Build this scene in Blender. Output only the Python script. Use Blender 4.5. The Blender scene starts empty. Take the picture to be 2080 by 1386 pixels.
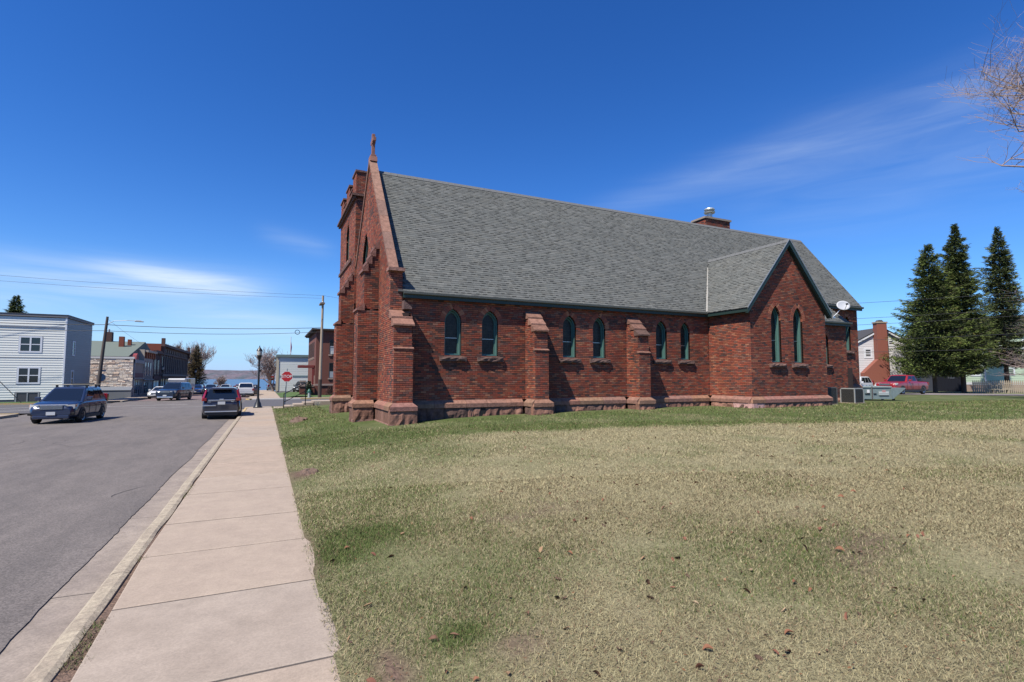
import bpy, bmesh, math, random
import numpy as np
from mathutils import Matrix, Vector, noise
R = random.Random(7)
NR = np.random.default_rng(11)
S = bpy.context.scene
COL = S.collection
rad = math.radians

# ------------------------------------------------------------------ camera
cam_d = bpy.data.cameras.new('camera'); cam = bpy.data.objects.new('camera', cam_d); COL.objects.link(cam)
cam.location = (0, 0, 1.8)
cam.rotation_euler = (rad(90 + 3.94), 0, rad(-25.2))
cam_d.lens = 1060 / 2080 * 36; cam_d.sensor_width = 36
cam_d.clip_start = 0.05; cam_d.clip_end = 20000
S.camera = cam
PITCH, YAW = rad(3.94), rad(25.2)
FW = Vector((math.sin(YAW) * math.cos(PITCH), math.cos(YAW) * math.cos(PITCH), math.sin(PITCH)))
RT = Vector((math.cos(YAW), -math.sin(YAW), 0))
UP = RT.cross(FW)

# ------------------------------------------------------------------ sky and sun
SUN = Vector((2.05, .95, -3.3)).normalized()          # direction the light travels
ELEV = math.asin(-SUN.z)
AZ = math.atan2(-SUN.x, -SUN.y)
W = bpy.data.worlds.new('World'); S.world = W; W.use_nodes = True
nt = W.node_tree; nt.nodes.clear()
def N(t, nt_=None, **k):
    n = (nt_ or nt).nodes.new(t)
    for a, b in k.items(): setattr(n, a, b)
    return n
sky = N('ShaderNodeTexSky', sky_type='NISHITA', sun_disc=False)
sky.sun_elevation = ELEV; sky.sun_rotation = AZ
sky.air_density = 1.0; sky.dust_density = 0.1; sky.ozone_density = 3.0; sky.altitude = 200
tc = N('ShaderNodeTexCoord')
def lk(a, b, t=None): (t or nt).links.new(a, b)
def mth(op, a, b=None, c=None, clamp=False):
    m = N('ShaderNodeMath', operation=op); m.use_clamp = clamp
    for i, v in enumerate((a, b, c)):
        if v is None: continue
        if isinstance(v, (int, float)): m.inputs[i].default_value = v
        else: lk(v, m.inputs[i])
    return m.outputs[0]
def vdot(vec):
    m = N('ShaderNodeVectorMath', operation='DOT_PRODUCT'); lk(tc.outputs['Generated'], m.inputs[0])
    m.inputs[1].default_value = vec; return m.outputs['Value']
def skydir(x, y): return (FW * 1060 + RT * (x - 1040) - UP * (y - 693)).normalized()
def band(p, q, width, side, skew=0.0):
    """thin streak of cirrus along the great circle through the directions p and q"""
    a, b = skydir(*p), skydir(*q); n = a.cross(b).normalized(); c = (a + b).normalized(); t = n.cross(c)
    d = vdot(n); along = vdot(t); half = a.angle(b) / 2
    wv = mth('MULTIPLY_ADD', along, skew, width)
    g = mth('POWER', 2.718, mth('MULTIPLY', mth('POWER', mth('ABSOLUTE', mth('DIVIDE', d, wv)), 2.0), -1.0))
    e = mth('POWER', 2.718, mth('MULTIPLY', mth('POWER', mth('ABSOLUTE', mth('DIVIDE', along, half * side)), 4.0), -1.0))
    f = mth('MULTIPLY', g, e)
    return mth('MULTIPLY', f, mth('GREATER_THAN', vdot(c), 0.0))
mp = N('ShaderNodeMapping'); lk(tc.outputs['Generated'], mp.inputs[0])
mp.inputs['Rotation'].default_value = (0.35, 0.2, 0.5); mp.inputs['Scale'].default_value = (2.2, 3.5, 26)
nz = N('ShaderNodeTexNoise'); nz.inputs['Scale'].default_value = 1.6; nz.inputs['Detail'].default_value = 9; nz.inputs['Roughness'].default_value = .55
nz.inputs['Distortion'].default_value = .6
lk(mp.outputs[0], nz.inputs['Vector'])
wisp = mth('MULTIPLY_ADD', nz.outputs['Fac'], 1.8, -0.25, clamp=True)
specs = [((-250, 545), (560, 592), .030, 1.0, .0, .50), ((180, 540), (545, 592), .015, .9, -.02, .62),
         ((340, 628), (640, 668), .020, 1.1, 0, .30), ((1200, 440), (2350, 60), .034, 1.0, .02, .15),
         ((1500, 420), (2300, 250), .08, 1.0, 0, .10), ((520, 470), (680, 510), .016, .9, 0, .14),
         ((-300, 640), (700, 700), .05, 1.2, 0, .25)]
tot = None
for p, q, w_, sd, sk, am in specs:
    v = mth('MULTIPLY', band(p, q, w_, sd, sk), am)
    tot = v if tot is None else mth('ADD', tot, v)
cl = mth('MULTIPLY', tot, wisp, clamp=True)
gam = N('ShaderNodeGamma'); gam.inputs['Gamma'].default_value = 1.12
hs = N('ShaderNodeHueSaturation'); hs.inputs['Hue'].default_value = .506; hs.inputs['Saturation'].default_value = 1.22; hs.inputs['Value'].default_value = 1.0
tint = N('ShaderNodeMixRGB', blend_type='MULTIPLY'); tint.inputs[0].default_value = 1; tint.inputs[2].default_value = (.80, 1.27, 1.63, 1)
lk(sky.outputs[0], hs.inputs['Color']); lk(hs.outputs[0], tint.inputs[1]); lk(tint.outputs[0], gam.inputs[0])
sep = N('ShaderNodeSeparateXYZ'); lk(tc.outputs['Generated'], sep.inputs[0])
hz = mth('MULTIPLY', mth('POWER', 2.718, mth('DIVIDE', mth('MAXIMUM', sep.outputs['Z'], 0.0), -.085)), .88)
hmix = N('ShaderNodeMixRGB'); lk(hz, hmix.inputs[0]); lk(gam.outputs[0], hmix.inputs[1]); hmix.inputs[2].default_value = (5.3, 7.5, 13.0, 1)
mixc = N('ShaderNodeMixRGB'); lk(cl, mixc.inputs[0]); lk(hmix.outputs[0], mixc.inputs[1]); mixc.inputs[2].default_value = (10.5, 12, 13.5, 1)
bg = N('ShaderNodeBackground'); bg.inputs['Strength'].default_value = .0505
lk(mixc.outputs[0], bg.inputs[0])
wo = N('ShaderNodeOutputWorld'); lk(bg.outputs[0], wo.inputs[0])
sd_ = bpy.data.lights.new('sun', 'SUN'); sd_.energy = 5.0; sd_.angle = rad(.53); sd_.color = (1, .93, .81)
sun = bpy.data.objects.new('sun', sd_); COL.objects.link(sun); sun.rotation_euler = SUN.to_track_quat('-Z', 'Y').to_euler()
sun.location = (-20, -10, 40)
S.view_settings.view_transform = 'Standard'; S.view_settings.look = 'None'; S.view_settings.exposure = 0.65
S.view_settings.gamma = 1; S.view_settings.use_curve_mapping = False
S.render.engine = 'CYCLES'
S.cycles.max_bounces = 6; S.cycles.diffuse_bounces = 1; S.cycles.glossy_bounces = 3; S.cycles.transparent_max_bounces = 8

# ------------------------------------------------------------------ materials
MATS = {}; KA = .72
def mat(name, col=(.5, .5, .5), rough=.8, metal=0, var=0.0, scale=5.0, bump=0.0, bscale=None, attr=False, col2=None,
        spec=.5, coat=0, detail=6, world=True, dist=.01, stretch=None, emit=None, grain=0.0, gscale=130, attrmul=False):
    if name in MATS: return MATS[name]
    if metal < .5 and not attrmul: col = tuple(c * KA for c in col); col2 = tuple(c * KA for c in col2) if col2 else None
    m = bpy.data.materials.new(name); m.use_nodes = True; t = m.node_tree; b = t.nodes['Principled BSDF']
    b.inputs['Roughness'].default_value = rough; b.inputs['Metallic'].default_value = metal
    b.inputs['Specular IOR Level'].default_value = spec; b.inputs['Coat Weight'].default_value = coat
    base = None
    if attr:
        a = N('ShaderNodeAttribute', t); a.attribute_name = 'Col'; base = a.outputs['Color']
        if attrmul:
            am = N('ShaderNodeVectorMath', t, operation='MULTIPLY'); lk(base, am.inputs[0], t); am.inputs[1].default_value = col; base = am.outputs[0]
    if var or col2 or bump:
        ge = N('ShaderNodeNewGeometry', t); vec = ge.outputs['Position']
        if stretch:
            mpp = N('ShaderNodeMapping', t); mpp.inputs['Scale'].default_value = stretch; lk(vec, mpp.inputs[0], t); vec = mpp.outputs[0]
        n1 = N('ShaderNodeTexNoise', t); n1.inputs['Scale'].default_value = scale; n1.inputs['Detail'].default_value = detail
        n1.inputs['Roughness'].default_value = .62
        lk(vec, n1.inputs['Vector'], t)
    if col2:
        mx = N('ShaderNodeMixRGB', t); r = N('ShaderNodeValToRGB', t)
        r.color_ramp.elements[0].position = .38; r.color_ramp.elements[1].position = .64
        lk(n1.outputs['Fac'], r.inputs[0], t); lk(r.outputs[0], mx.inputs[0], t)
        if base is not None: lk(base, mx.inputs[1], t)
        else: mx.inputs[1].default_value = (*col, 1)
        mx.inputs[2].default_value = (*col2, 1); base = mx.outputs[0]
    if var:
        n2 = N('ShaderNodeTexNoise', t); n2.inputs['Scale'].default_value = scale * 3.1; n2.inputs['Detail'].default_value = 8
        n2.inputs['Roughness'].default_value = .7; lk(vec, n2.inputs['Vector'], t)
        mr = N('ShaderNodeMapRange', t); mr.inputs['From Min'].default_value = .3; mr.inputs['From Max'].default_value = .7
        mr.inputs['To Min'].default_value = 1 - var; mr.inputs['To Max'].default_value = 1 + var; lk(n2.outputs['Fac'], mr.inputs[0], t)
        ml = N('ShaderNodeVectorMath', t, operation='MULTIPLY')
        if base is not None: lk(base, ml.inputs[0], t)
        else: ml.inputs[0].default_value = col
        lk(mr.outputs[0], ml.inputs[1], t); base = ml.outputs[0]
    if grain:
        ge2 = N('ShaderNodeNewGeometry', t); gv = N('ShaderNodeTexVoronoi', t); gv.inputs['Scale'].default_value = gscale; lk(ge2.outputs['Position'], gv.inputs['Vector'], t)
        g2 = N('ShaderNodeSeparateColor', t); lk(gv.outputs['Color'], g2.inputs[0], t)
        gr_ = N('ShaderNodeMapRange', t); gr_.inputs['To Min'].default_value = 1 - grain; gr_.inputs['To Max'].default_value = 1 + grain; lk(g2.outputs[0], gr_.inputs[0], t)
        gm_ = N('ShaderNodeVectorMath', t, operation='MULTIPLY')
        if base is not None: lk(base, gm_.inputs[0], t)
        else: gm_.inputs[0].default_value = col
        lk(gr_.outputs[0], gm_.inputs[1], t); base = gm_.outputs[0]
    if base is not None: lk(base, b.inputs['Base Color'], t)
    else: b.inputs['Base Color'].default_value = (*col, 1)
    if bump:
        n3 = N('ShaderNodeTexNoise', t); n3.inputs['Scale'].default_value = bscale or scale * 4; n3.inputs['Detail'].default_value = 6
        lk(vec, n3.inputs['Vector'], t)
        bp = N('ShaderNodeBump', t); bp.inputs['Strength'].default_value = bump; bp.inputs['Distance'].default_value = dist
        lk(n3.outputs['Fac'], bp.inputs['Height'], t); lk(bp.outputs[0], b.inputs['Normal'], t)
    if emit:
        b.inputs['Emission Color'].default_value = (*emit, 1); b.inputs['Emission Strength'].default_value = 1
    MATS[name] = m; return m

M_brick = mat('brick', rough=.9, var=.28, scale=9, bump=.5, bscale=60, attr=True, spec=.25, dist=.006)
M_mortar = mat('mortar', (.050, .026, .021), .95, var=.3, scale=4)
M_stone = mat('sandstone', (.31, .135, .105), .9, var=.36, scale=2.2, bump=.7, bscale=22, attr=True, spec=.25, dist=.02)
M_shing = mat('shingle', rough=.95, var=.10, scale=3, bump=.5, bscale=90, attr=True, spec=.2, dist=.004)
M_trim = mat('green_trim', (.085, .185, .165), .55, var=.08, scale=4)
M_dktrim = mat('dark_green_trim', (.018, .042, .036), .5, var=.1, scale=4)
M_gutter = mat('gutter_metal', (.09, .095, .08), .5, var=.1, scale=3)
M_flash = mat('flashing', (.55, .53, .48), .5, metal=.3, var=.15, scale=6)
M_conc = mat('concrete', (.43, .345, .272), .9, var=.09, scale=2.2, bump=.35, bscale=120, col2=(.395, .315, .25), attr=False, dist=.003, grain=.09, gscale=90)
M_conc_b = mat('concrete_greyer', (.405, .335, .275), .9, var=.11, scale=1.7, bump=.35, bscale=120, col2=(.36, .295, .24), dist=.003, grain=.09, gscale=90)
M_conc_c = mat('concrete_warmer', (.43, .335, .26), .9, var=.11, scale=1.9, bump=.35, bscale=120, col2=(.385, .305, .235), dist=.003, grain=.09, gscale=90)
M_curb = mat('kerb_concrete', (.44, .375, .28), .9, var=.24, scale=6, bump=.8, bscale=60, grain=.14, gscale=60, col2=(.34, .28, .215), dist=.006)
M_yel = mat('yellow_kerb_paint', (.62, .42, .14), .8, var=.15, scale=6, col2=(.5, .40, .25))
M_gutc = mat('gutter_concrete', (.335, .28, .235), .92, var=.18, scale=1.6, bump=.4, bscale=100, grain=.14, gscale=80, col2=(.265, .22, .19), dist=.003)
M_asph = mat('asphalt', (.175, .152, .140), .9, var=.14, scale=1.1, bump=.5, bscale=160, col2=(.138, .121, .113), dist=.004, grain=.34, gscale=75, stretch=(1, .3, 1))
M_asph2 = mat('asphalt_dark', (.105, .10, .108), .9, var=.12, scale=.8, bump=.4, bscale=90)
M_asphred = mat('asphalt_red', (.205, .145, .14), .9, var=.12, scale=.8, bump=.4, bscale=90)
M_patch = mat('road_stain', (.135, .112, .092), .9, var=.2, scale=5, grain=.3, gscale=75)
M_white = mat('white_paint', (.78, .78, .78), .6, var=.04, scale=3)
M_line = mat('road_line_paint', (.55, .54, .53), .8, var=.25, scale=12)
M_black = mat('black_metal', (.015, .016, .018), .4)
M_rub = mat('rubber', (.02, .02, .02), .85)
M_chrome = mat('chrome', (.75, .76, .78), .18, metal=1)
M_alu = mat('aluminium', (.55, .56, .57), .35, metal=.9)
M_dark = mat('dark_cavity', (.012, .012, .013), .9)
M_soil = mat('soil', (.17, .11, .08), .95, var=.4, scale=14, bump=1, bscale=50, grain=.35, gscale=45, dist=.02)

# ------------------------------------------------------------------ mesh helpers
def lin_mesh(name, V, F, mats, col=None, smooth=False, sharp=None):
    me = bpy.data.meshes.new(name); me.from_pydata([tuple(v) for v in V], [], F)
    for m in (mats if isinstance(mats, (list, tuple)) else [mats]): me.materials.append(m)
    if col is not None:
        a = me.color_attributes.new('Col', 'FLOAT_COLOR', 'POINT')
        c = np.ones((len(V), 4), np.float32); c[:, :3] = np.asarray(col) * KA; a.data.foreach_set('color', c.ravel())
    if smooth:
        me.shade_smooth()
        if sharp is not None: me.set_sharp_from_angle(angle=rad(sharp))
    me.update(); return me
def np_mesh(name, V, quads=None, tris=None, m=None, col=None):
    me = bpy.data.meshes.new(name); V = np.asarray(V, np.float32)
    me.vertices.add(len(V)); me.vertices.foreach_set('co', V.ravel())
    parts, starts, tots, off = [], [], [], 0
    for A, k in ((quads, 4), (tris, 3)):
        if A is None or len(A) == 0: continue
        A = np.asarray(A, np.int32); parts.append(A.ravel()); starts.append(off + np.arange(len(A)) * k); tots.append(np.full(len(A), k)); off += A.size
    lo = np.concatenate(parts); me.loops.add(len(lo)); me.loops.foreach_set('vertex_index', lo)
    st = np.concatenate(starts).astype(np.int32); me.polygons.add(len(st)); me.polygons.foreach_set('loop_start', st)
    if m: me.materials.append(m)
    if col is not None:
        a = me.color_attributes.new('Col', 'FLOAT_COLOR', 'POINT')
        c = np.ones((len(V), 4), np.float32); c[:, :3] = np.asarray(col) * KA; a.data.foreach_set('color', c.ravel())
    me.update(calc_edges=True); me.validate(); me.shade_flat(); return me
WM = {}
def link(name, data, parent=None, world=True, loc=None):
    o = bpy.data.objects.new(name, data); COL.objects.link(o)
    if parent is not None:
        o.parent = parent
        if world: o.matrix_parent_inverse = WM[parent].inverted(); WM[o] = Matrix.Identity(4)
        else: WM[o] = WM[parent].copy()
    else: WM[o] = Matrix.Identity(4)
    return o
def tag(o, label=None, cat=None, group=None, kind=None):
    if label: o['label'] = label
    if cat: o['category'] = cat
    if group: o['group'] = group
    if kind: o['kind'] = kind
    return o
def thing(name, label, cat, loc=(0, 0, 0), rz=0, group=None):
    o = bpy.data.objects.new(name, None); COL.objects.link(o); o.location = loc; o.rotation_euler = (0, 0, rz); o.empty_display_size = .3
    WM[o] = Matrix.Translation(loc) @ Matrix.Rotation(rz, 4, 'Z'); return tag(o, label, cat, group)
def clone(root, loc, rz=None, label=None):
    r = root.copy(); COL.objects.link(r); r.location = loc
    if rz is not None: r.rotation_euler = (0, 0, rz)
    if label: r['label'] = label
    for ch in list(root.children):
        c = ch.copy(); COL.objects.link(c); c.parent = r
        for g in list(ch.children):
            d = g.copy(); COL.objects.link(d); d.parent = c
    WM[r] = Matrix.Translation(loc) @ Matrix.Rotation(r.rotation_euler.z, 4, 'Z'); return r
class MB:
    def __init__(s): s.V = []; s.F = []; s.C = []
    def add(s, V, F, c=None):
        n = len(s.V); s.V += [tuple(v) for v in V]; s.F += [tuple(i + n for i in f) for f in F]; s.C += [c or (1, 1, 1)] * len(V); return s
    def box(s, x0, x1, y0, y1, z0, z1, c=None):
        return s.add([(x0, y0, z0), (x1, y0, z0), (x1, y1, z0), (x0, y1, z0), (x0, y0, z1), (x1, y0, z1), (x1, y1, z1), (x0, y1, z1)],
                     [(0, 3, 2, 1), (4, 5, 6, 7), (0, 1, 5, 4), (1, 2, 6, 5), (2, 3, 7, 6), (3, 0, 4, 7)], c)
    def fbox(s, fr, u0, u1, v0, v1, n0, n1, c=None):
        O, U, Vv, Nn = fr
        P = [O + U * u + Vv * v + Nn * n for n in (n0, n1) for v in (v0, v1) for u in (u0, u1)]
        return s.add(P, [(0, 2, 3, 1), (4, 5, 7, 6), (0, 1, 5, 4), (2, 6, 7, 3), (0, 4, 6, 2), (1, 3, 7, 5)], c)
    def prism(s, poly, ax, a, b, c=None):
        """poly in the two other axes, extruded along axis ax (0,1,2) from a to b"""
        def mk(p, t):
            p = list(p); p.insert(ax, t); return tuple(p)
        n = len(poly); V = [mk(p, a) for p in poly] + [mk(p, b) for p in poly]
        F = [tuple(range(n - 1, -1, -1)), tuple(range(n, 2 * n))] + [(i, (i + 1) % n, n + (i + 1) % n, n + i) for i in range(n)]
        return s.add(V, F, c)
    def fprism(s, fr, poly, n0, n1, c=None):
        O, U, Vv, Nn = fr; n = len(poly)
        V = [O + U * p[0] + Vv * p[1] + Nn * n0 for p in poly] + [O + U * p[0] + Vv * p[1] + Nn * n1 for p in poly]
        return s.add(V, [tuple(range(n - 1, -1, -1)), tuple(range(n, 2 * n))] + [(i, (i + 1) % n, n + (i + 1) % n, n + i) for i in range(n)], c)
    def tube(s, pts, r, seg=8, c=None, cap=True):
        pts = [Vector(p) for p in pts]; rs = r if isinstance(r, (list, tuple)) else [r] * len(pts); V = []; F = []
        for i, p in enumerate(pts):
            d = (pts[min(i + 1, len(pts) - 1)] - pts[max(i - 1, 0)]).normalized()
            a = d.cross(Vector((0, 0, 1)));
            if a.length < .05: a = d.cross(Vector((1, 0, 0)))
            a.normalize(); b = d.cross(a)
            for k in range(seg):
                t = 2 * math.pi * k / seg; V.append(p + (a * math.cos(t) + b * math.sin(t)) * rs[i])
        for i in range(len(pts) - 1):
            for k in range(seg): F.append((i * seg + k, i * seg + (k + 1) % seg, (i + 1) * seg + (k + 1) % seg, (i + 1) * seg + k))
        if cap: F += [tuple(range(seg - 1, -1, -1)), tuple(range((len(pts) - 1) * seg, len(pts) * seg))]
        return s.add(V, F, c)
    def lathe(s, prof, cx=0, cy=0, seg=16, c=None):
        V = []; F = []
        for r, z in prof:
            for k in range(seg): t = 2 * math.pi * k / seg; V.append((cx + r * math.cos(t), cy + r * math.sin(t), z))
        for i in range(len(prof) - 1):
            for k in range(seg): F.append((i * seg + k, i * seg + (k + 1) % seg, (i + 1) * seg + (k + 1) % seg, (i + 1) * seg + k))
        F += [tuple(range(seg - 1, -1, -1)), tuple(range((len(prof) - 1) * seg, len(prof) * seg))]
        return s.add(V, F, c)
    def quad(s, a, b, c_, d, c=None): return s.add([a, b, c_, d], [(0, 1, 2, 3)], c)
    def build(s, name, m, parent=None, world=True, col=False, smooth=False, sharp=35, bevel=0, stuff=False):
        me = lin_mesh(name, s.V, s.F, m, np.array(s.C, np.float32) if col else None, smooth, sharp if smooth else None)
        o = link(name, me, parent, world)
        if bevel:
            b = o.modifiers.new('bevel', 'BEVEL'); b.width = bevel; b.segments = 2; b.limit_method = 'ANGLE'
        if stuff: o['kind'] = 'stuff'
        return o
V3 = Vector
X_, Y_, Z_ = V3((1, 0, 0)), V3((0, 1, 0)), V3((0, 0, 1))
def FY(x, y, z=0): return (V3((x, y, z)), X_, Z_, -Y_)        # wall facing -Y
def FXn(x, y, z=0): return (V3((x, y, z)), -Y_, Z_, -X_)      # wall facing -X
def FXp(x, y, z=0): return (V3((x, y, z)), Y_, Z_, X_)        # wall facing +X
CAM = np.array([0, 0, 1.8])

class Tiles:
    """bricks, shingles and boards laid on a plane: boxes given in the plane's own axes"""
    def __init__(s): s.P = []; s.C = []
    def add(s, fr, u0, u1, v0, v1, tb, tt, dep, c, u2=None, u3=None):
        O, U, Vv, Nn = fr; P = []
        for n in ((-dep, -dep), (tb, tt)):
            P += [O + U * u0 + Vv * v0 + Nn * n[0], O + U * u1 + Vv * v0 + Nn * n[0], O + U * (u1 if u2 is None else u2) + Vv * v1 + Nn * n[1], O + U * (u0 if u3 is None else u3) + Vv * v1 + Nn * n[1]]
        s.P.append([tuple(p) for p in P]); s.C.append(c)
    def lay(s, fr, v0, v1, h, L, iv, gap_u, gap_v, tb, tt, dep, colf, jitter=0, vary=.0, stretch=True):
        j = 0; v = v0
        while v < v1 - h * .35:
            va, vb = v, min(v + h, v1)
            for (a, b) in iv((va + vb) / 2):
                if b - a < .03: continue
                off = (0 if j % 2 else -L / 2) + (R.random() * jitter)
                u = a + off
                while u < b:
                    l = L * (1 + R.uniform(-vary, vary)); x0, x1 = max(u, a), min(u + l, b); u += l
                    if x1 - x0 < .03: continue
                    s.add(fr, x0 + gap_u / 2, x1 - gap_u / 2, va + gap_v / 2, vb - gap_v / 2, tb + R.uniform(-.0015, .0015), tt, dep, colf(j, x0))
            v += h; j += 1
    FACES = [(4, 5, 6, 7), (0, 1, 5, 4), (1, 2, 6, 5), (2, 3, 7, 6), (3, 0, 4, 7)]
    def build(s, single, many, m, parent, n=300, size=None, nearest=True):
        P = np.array(s.P, np.float32); C = np.array(s.C, np.float32)
        d = np.linalg.norm(P.mean(1) - CAM, axis=1)
        e = np.linalg.norm(P[:, 5] - P[:, 4], axis=1)
        score = d / np.maximum(e, .05)
        order = np.argsort(score); own = order[:n]; rest = order[n:]
        F = np.array(s.FACES)
        for i in own:
            me = bpy.data.meshes.new(single); me.from_pydata([tuple(p) for p in P[i].tolist()], [], s.FACES); me.materials.append(m)
            a = me.color_attributes.new('Col', 'FLOAT_COLOR', 'POINT'); a.data.foreach_set('color', np.tile(np.append(C[i] * KA, 1), (8, 1)).astype(np.float32).ravel())
            link(single, me, parent)
        if len(rest):
            V = P[rest].reshape(-1, 3); Q = (np.arange(len(rest))[:, None, None] * 8 + F[None]).reshape(-1, 4)
            o = link(many, np_mesh(many, V, Q, None, m, np.repeat(C[rest], 8, 0)), parent); o['kind'] = 'stuff'
def backing(mb, fr, v0, v1, h, iv, n0, n1, inset=.006):
    v = v0; run = None
    while v < v1 - 1e-4:
        vb = min(v + h, v1); cur = iv((v + vb) / 2)
        if run and len(cur) == len(run[2]) and all(abs(a[0] - b[0]) < 1e-4 and abs(a[1] - b[1]) < 1e-4 for a, b in zip(cur, run[2])): run[1] = vb
        else:
            if run:
                for a, b in run[2]:
                    if b - a > .03: mb.fbox(fr, a + inset, b - inset, run[0], run[1], n0, n1)
            run = [v, vb, cur]
        v = vb
    if run:
        for a, b in run[2]:
            if b - a > .03: mb.fbox(fr, a + inset, b - inset, run[0], run[1], n0, n1)
def lancet_half(w, r, t):
    if t <= 0: return w
    if t >= r: return 0
    RR = (w * w + r * r) / (2 * w); return max(0, math.sqrt(max(RR * RR - t * t, 0)) - (RR - w))
def lancet_poly(uc, w, v0, vs, va, k=9):
    r = va - vs; P = [(uc - w, v0), (uc + w, v0)]
    for i in range(k + 1): t = r * i / k; P.append((uc + lancet_half(w, r, t), vs + t))
    for i in range(k - 1, -1, -1): t = r * i / k; P.append((uc - lancet_half(w, r, t), vs + t))
    return P
def cut(iv, ops):
    """ops: (uc, w, v0, vs, va)"""
    def f(v):
        out = list(iv(v))
        for uc, w, v0, vs, va in ops:
            if v < v0 or v >= va: continue
            h = lancet_half(w, va - vs, v - vs); a, b = uc - h, uc + h; nw = []
            for x, y in out:
                if b <= x or a >= y: nw.append((x, y)); continue
                if a > x: nw.append((x, a))
                if b < y: nw.append((b, y))
            out = nw
        return out
    return f
def rock(fr, u0, u1, v0, v1, dep, amp, c, nu=7, nv=4, back=-.12, seed=0, cham=0):
    """a quarry-faced block: dressed margins, rough bulging face"""
    O, U, Vv, Nn = fr; V = []; F = []; sx = seed * 7.31
    for j in range(nv + 1):
        for i in range(nu + 1):
            fu, fv = i / nu, j / nv; e = min(fu * 5, (1 - fu) * 5, fv * 3.2, (1 - fv) * 3.2, 1)
            nn = noise.noise(V3((fu * 3.1 * (u1 - u0) / .5 + sx, fv * 2.6, sx * .7))) * 1.1 + .45
            u = u0 + (u1 - u0) * fu; v = v0 + (v1 - v0) * fv
            V.append(O + U * (u + (noise.noise(V3((sx, fv * 4, 3))) * .015 if 0 < i < nu else 0)) + Vv * v + Nn * (dep + amp * e * nn - (cham * max(0, fv - .5) if cham else 0)))
    def id(i, j): return j * (nu + 1) + i
    for j in range(nv):
        for i in range(nu): F.append((id(i, j), id(i + 1, j), id(i + 1, j + 1), id(i, j + 1)))
    b = len(V)
    for u, v in ((u0, v0), (u1, v0), (u1, v1), (u0, v1)): V.append(O + U * u + Vv * v + Nn * back)
    F.append(tuple([b, b + 1] + [id(i, 0) for i in range(nu, -1, -1)]))
    F.append(tuple([b + 2, b + 3] + [id(i, nv) for i in range(nu + 1)]))
    F.append(tuple([b + 1, b + 2] + [id(nu, j) for j in range(nv, -1, -1)]))
    F.append(tuple([b + 3, b] + [id(0, j) for j in range(nv + 1)]))
    return V, F, c
def rnd_stone():
    b = R.choice([(.25, .13, .095), (.28, .145, .105), (.20, .105, .08), (.30, .16, .12), (.15, .09, .075)]); k = R.uniform(.85, 1.12)
    return tuple(x * k for x in b)
def stone_part(name, V, F, c, parent, smooth=False):
    me = lin_mesh(name, V, F, M_stone, np.tile(c, (len(V), 1)), smooth, 40 if smooth else None); return link(name, me, parent)

# ------------------------------------------------------------------ terrain
def sst(x, a, b):
    t = np.clip((x - a) / (b - a), 0, 1); return t * t * (3 - 2 * t)
def Gz(x, y):
    x = np.asarray(x, float); y = np.asarray(y, float)
    st = -.009 * np.minimum(y, 400) - np.clip(y - 135, 0, None) * .026 * (1 - sst(x, 110, 300))
    st = np.maximum(st, -17)
    e = np.exp(-np.clip(x - .5, 0, None) / 5)
    rise = .42 * (1 - e) - .0097 * np.clip(x - 25, 0, 60)
    k = 1 - sst(y, 34, 43)
    right = (st * e + rise) * k + st * (1 - k) - 0 * x
    out = np.where(x > .5, right, st)
    out = np.where(x > 48, np.maximum(np.where(y < 60, rise, st), -1.2) * (1 - sst(y, 60, 110)) + st * sst(y, 60, 110), out)
    return out
def gz(x, y): return float(Gz(x, y))
def grid_sheet(name, xs, ys, zf, m, parent=None, kind='structure', col=None):
    xs = np.asarray(xs, float); ys = np.asarray(ys, float); Xg, Yg = np.meshgrid(xs, ys); Zg = zf(Xg, Yg)
    V = np.stack([Xg, Yg, Zg], -1).reshape(-1, 3); nx, ny = len(xs), len(ys)
    i, j = np.meshgrid(np.arange(nx - 1), np.arange(ny - 1)); a = (j * nx + i).ravel()
    Q = np.stack([a, a + 1, a + nx + 1, a + nx], 1)
    o = link(name, np_mesh(name, V, Q, None, m, col(V[:, 0], V[:, 1]) if col else None), parent)
    if kind: o['kind'] = kind
    return o
M_ground = mat('ground', (.17, .16, .09), .95, var=.25, scale=.3, col2=(.13, .14, .07))
grid_sheet('ground', np.concatenate([[-6000, -2500, -900, -300, -120], np.arange(-60, 120, 4), [160, 220, 300, 420, 900, 2500, 6000]]),
           np.concatenate([[-300, -80], np.arange(-20, 200, 4), [260, 340, 420, 500, 600, 700, 900, 5000]]),
           lambda x, y: np.minimum(Gz(x, y) - .32, np.where((y > 560) & (x < 310), -17, 99)), M_ground)
lake_m = mat('lake_water', (.06, .13, .22), .30, bump=.5, bscale=.35, spec=.5, dist=.4)
grid_sheet('lake', [-6000, 400], [600, 5200], lambda x, y: x * 0 - 15.0, lake_m)
# far shore hills
M_hill = mat('hill_woods', (.16, .125, .15), 1, var=.5, scale=.009, col2=(.075, .10, .115), stretch=(1, .25, 2.5))
hx = np.arange(-4200, 4201, 60.); hy = np.array([4300, 4450, 4600, 4750, 4900, 5050, 5250, 5500, 5800, 6200])
def hillz(x, y):
    t = (y - 4400) / 900; out = np.zeros_like(x)
    for ix in np.ndindex(x.shape):
        a = noise.noise(V3((x[ix] / 900, y[ix] / 700, 1))); b = noise.noise(V3((x[ix] / 210, y[ix] / 160, 5)))
        s_ = max(0, min(1, t[ix])); out[ix] = -16 + s_ * (78 + 22 * a + 7 * b)
    return out
grid_sheet('hills', hx, hy, hillz, M_hill)
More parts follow.
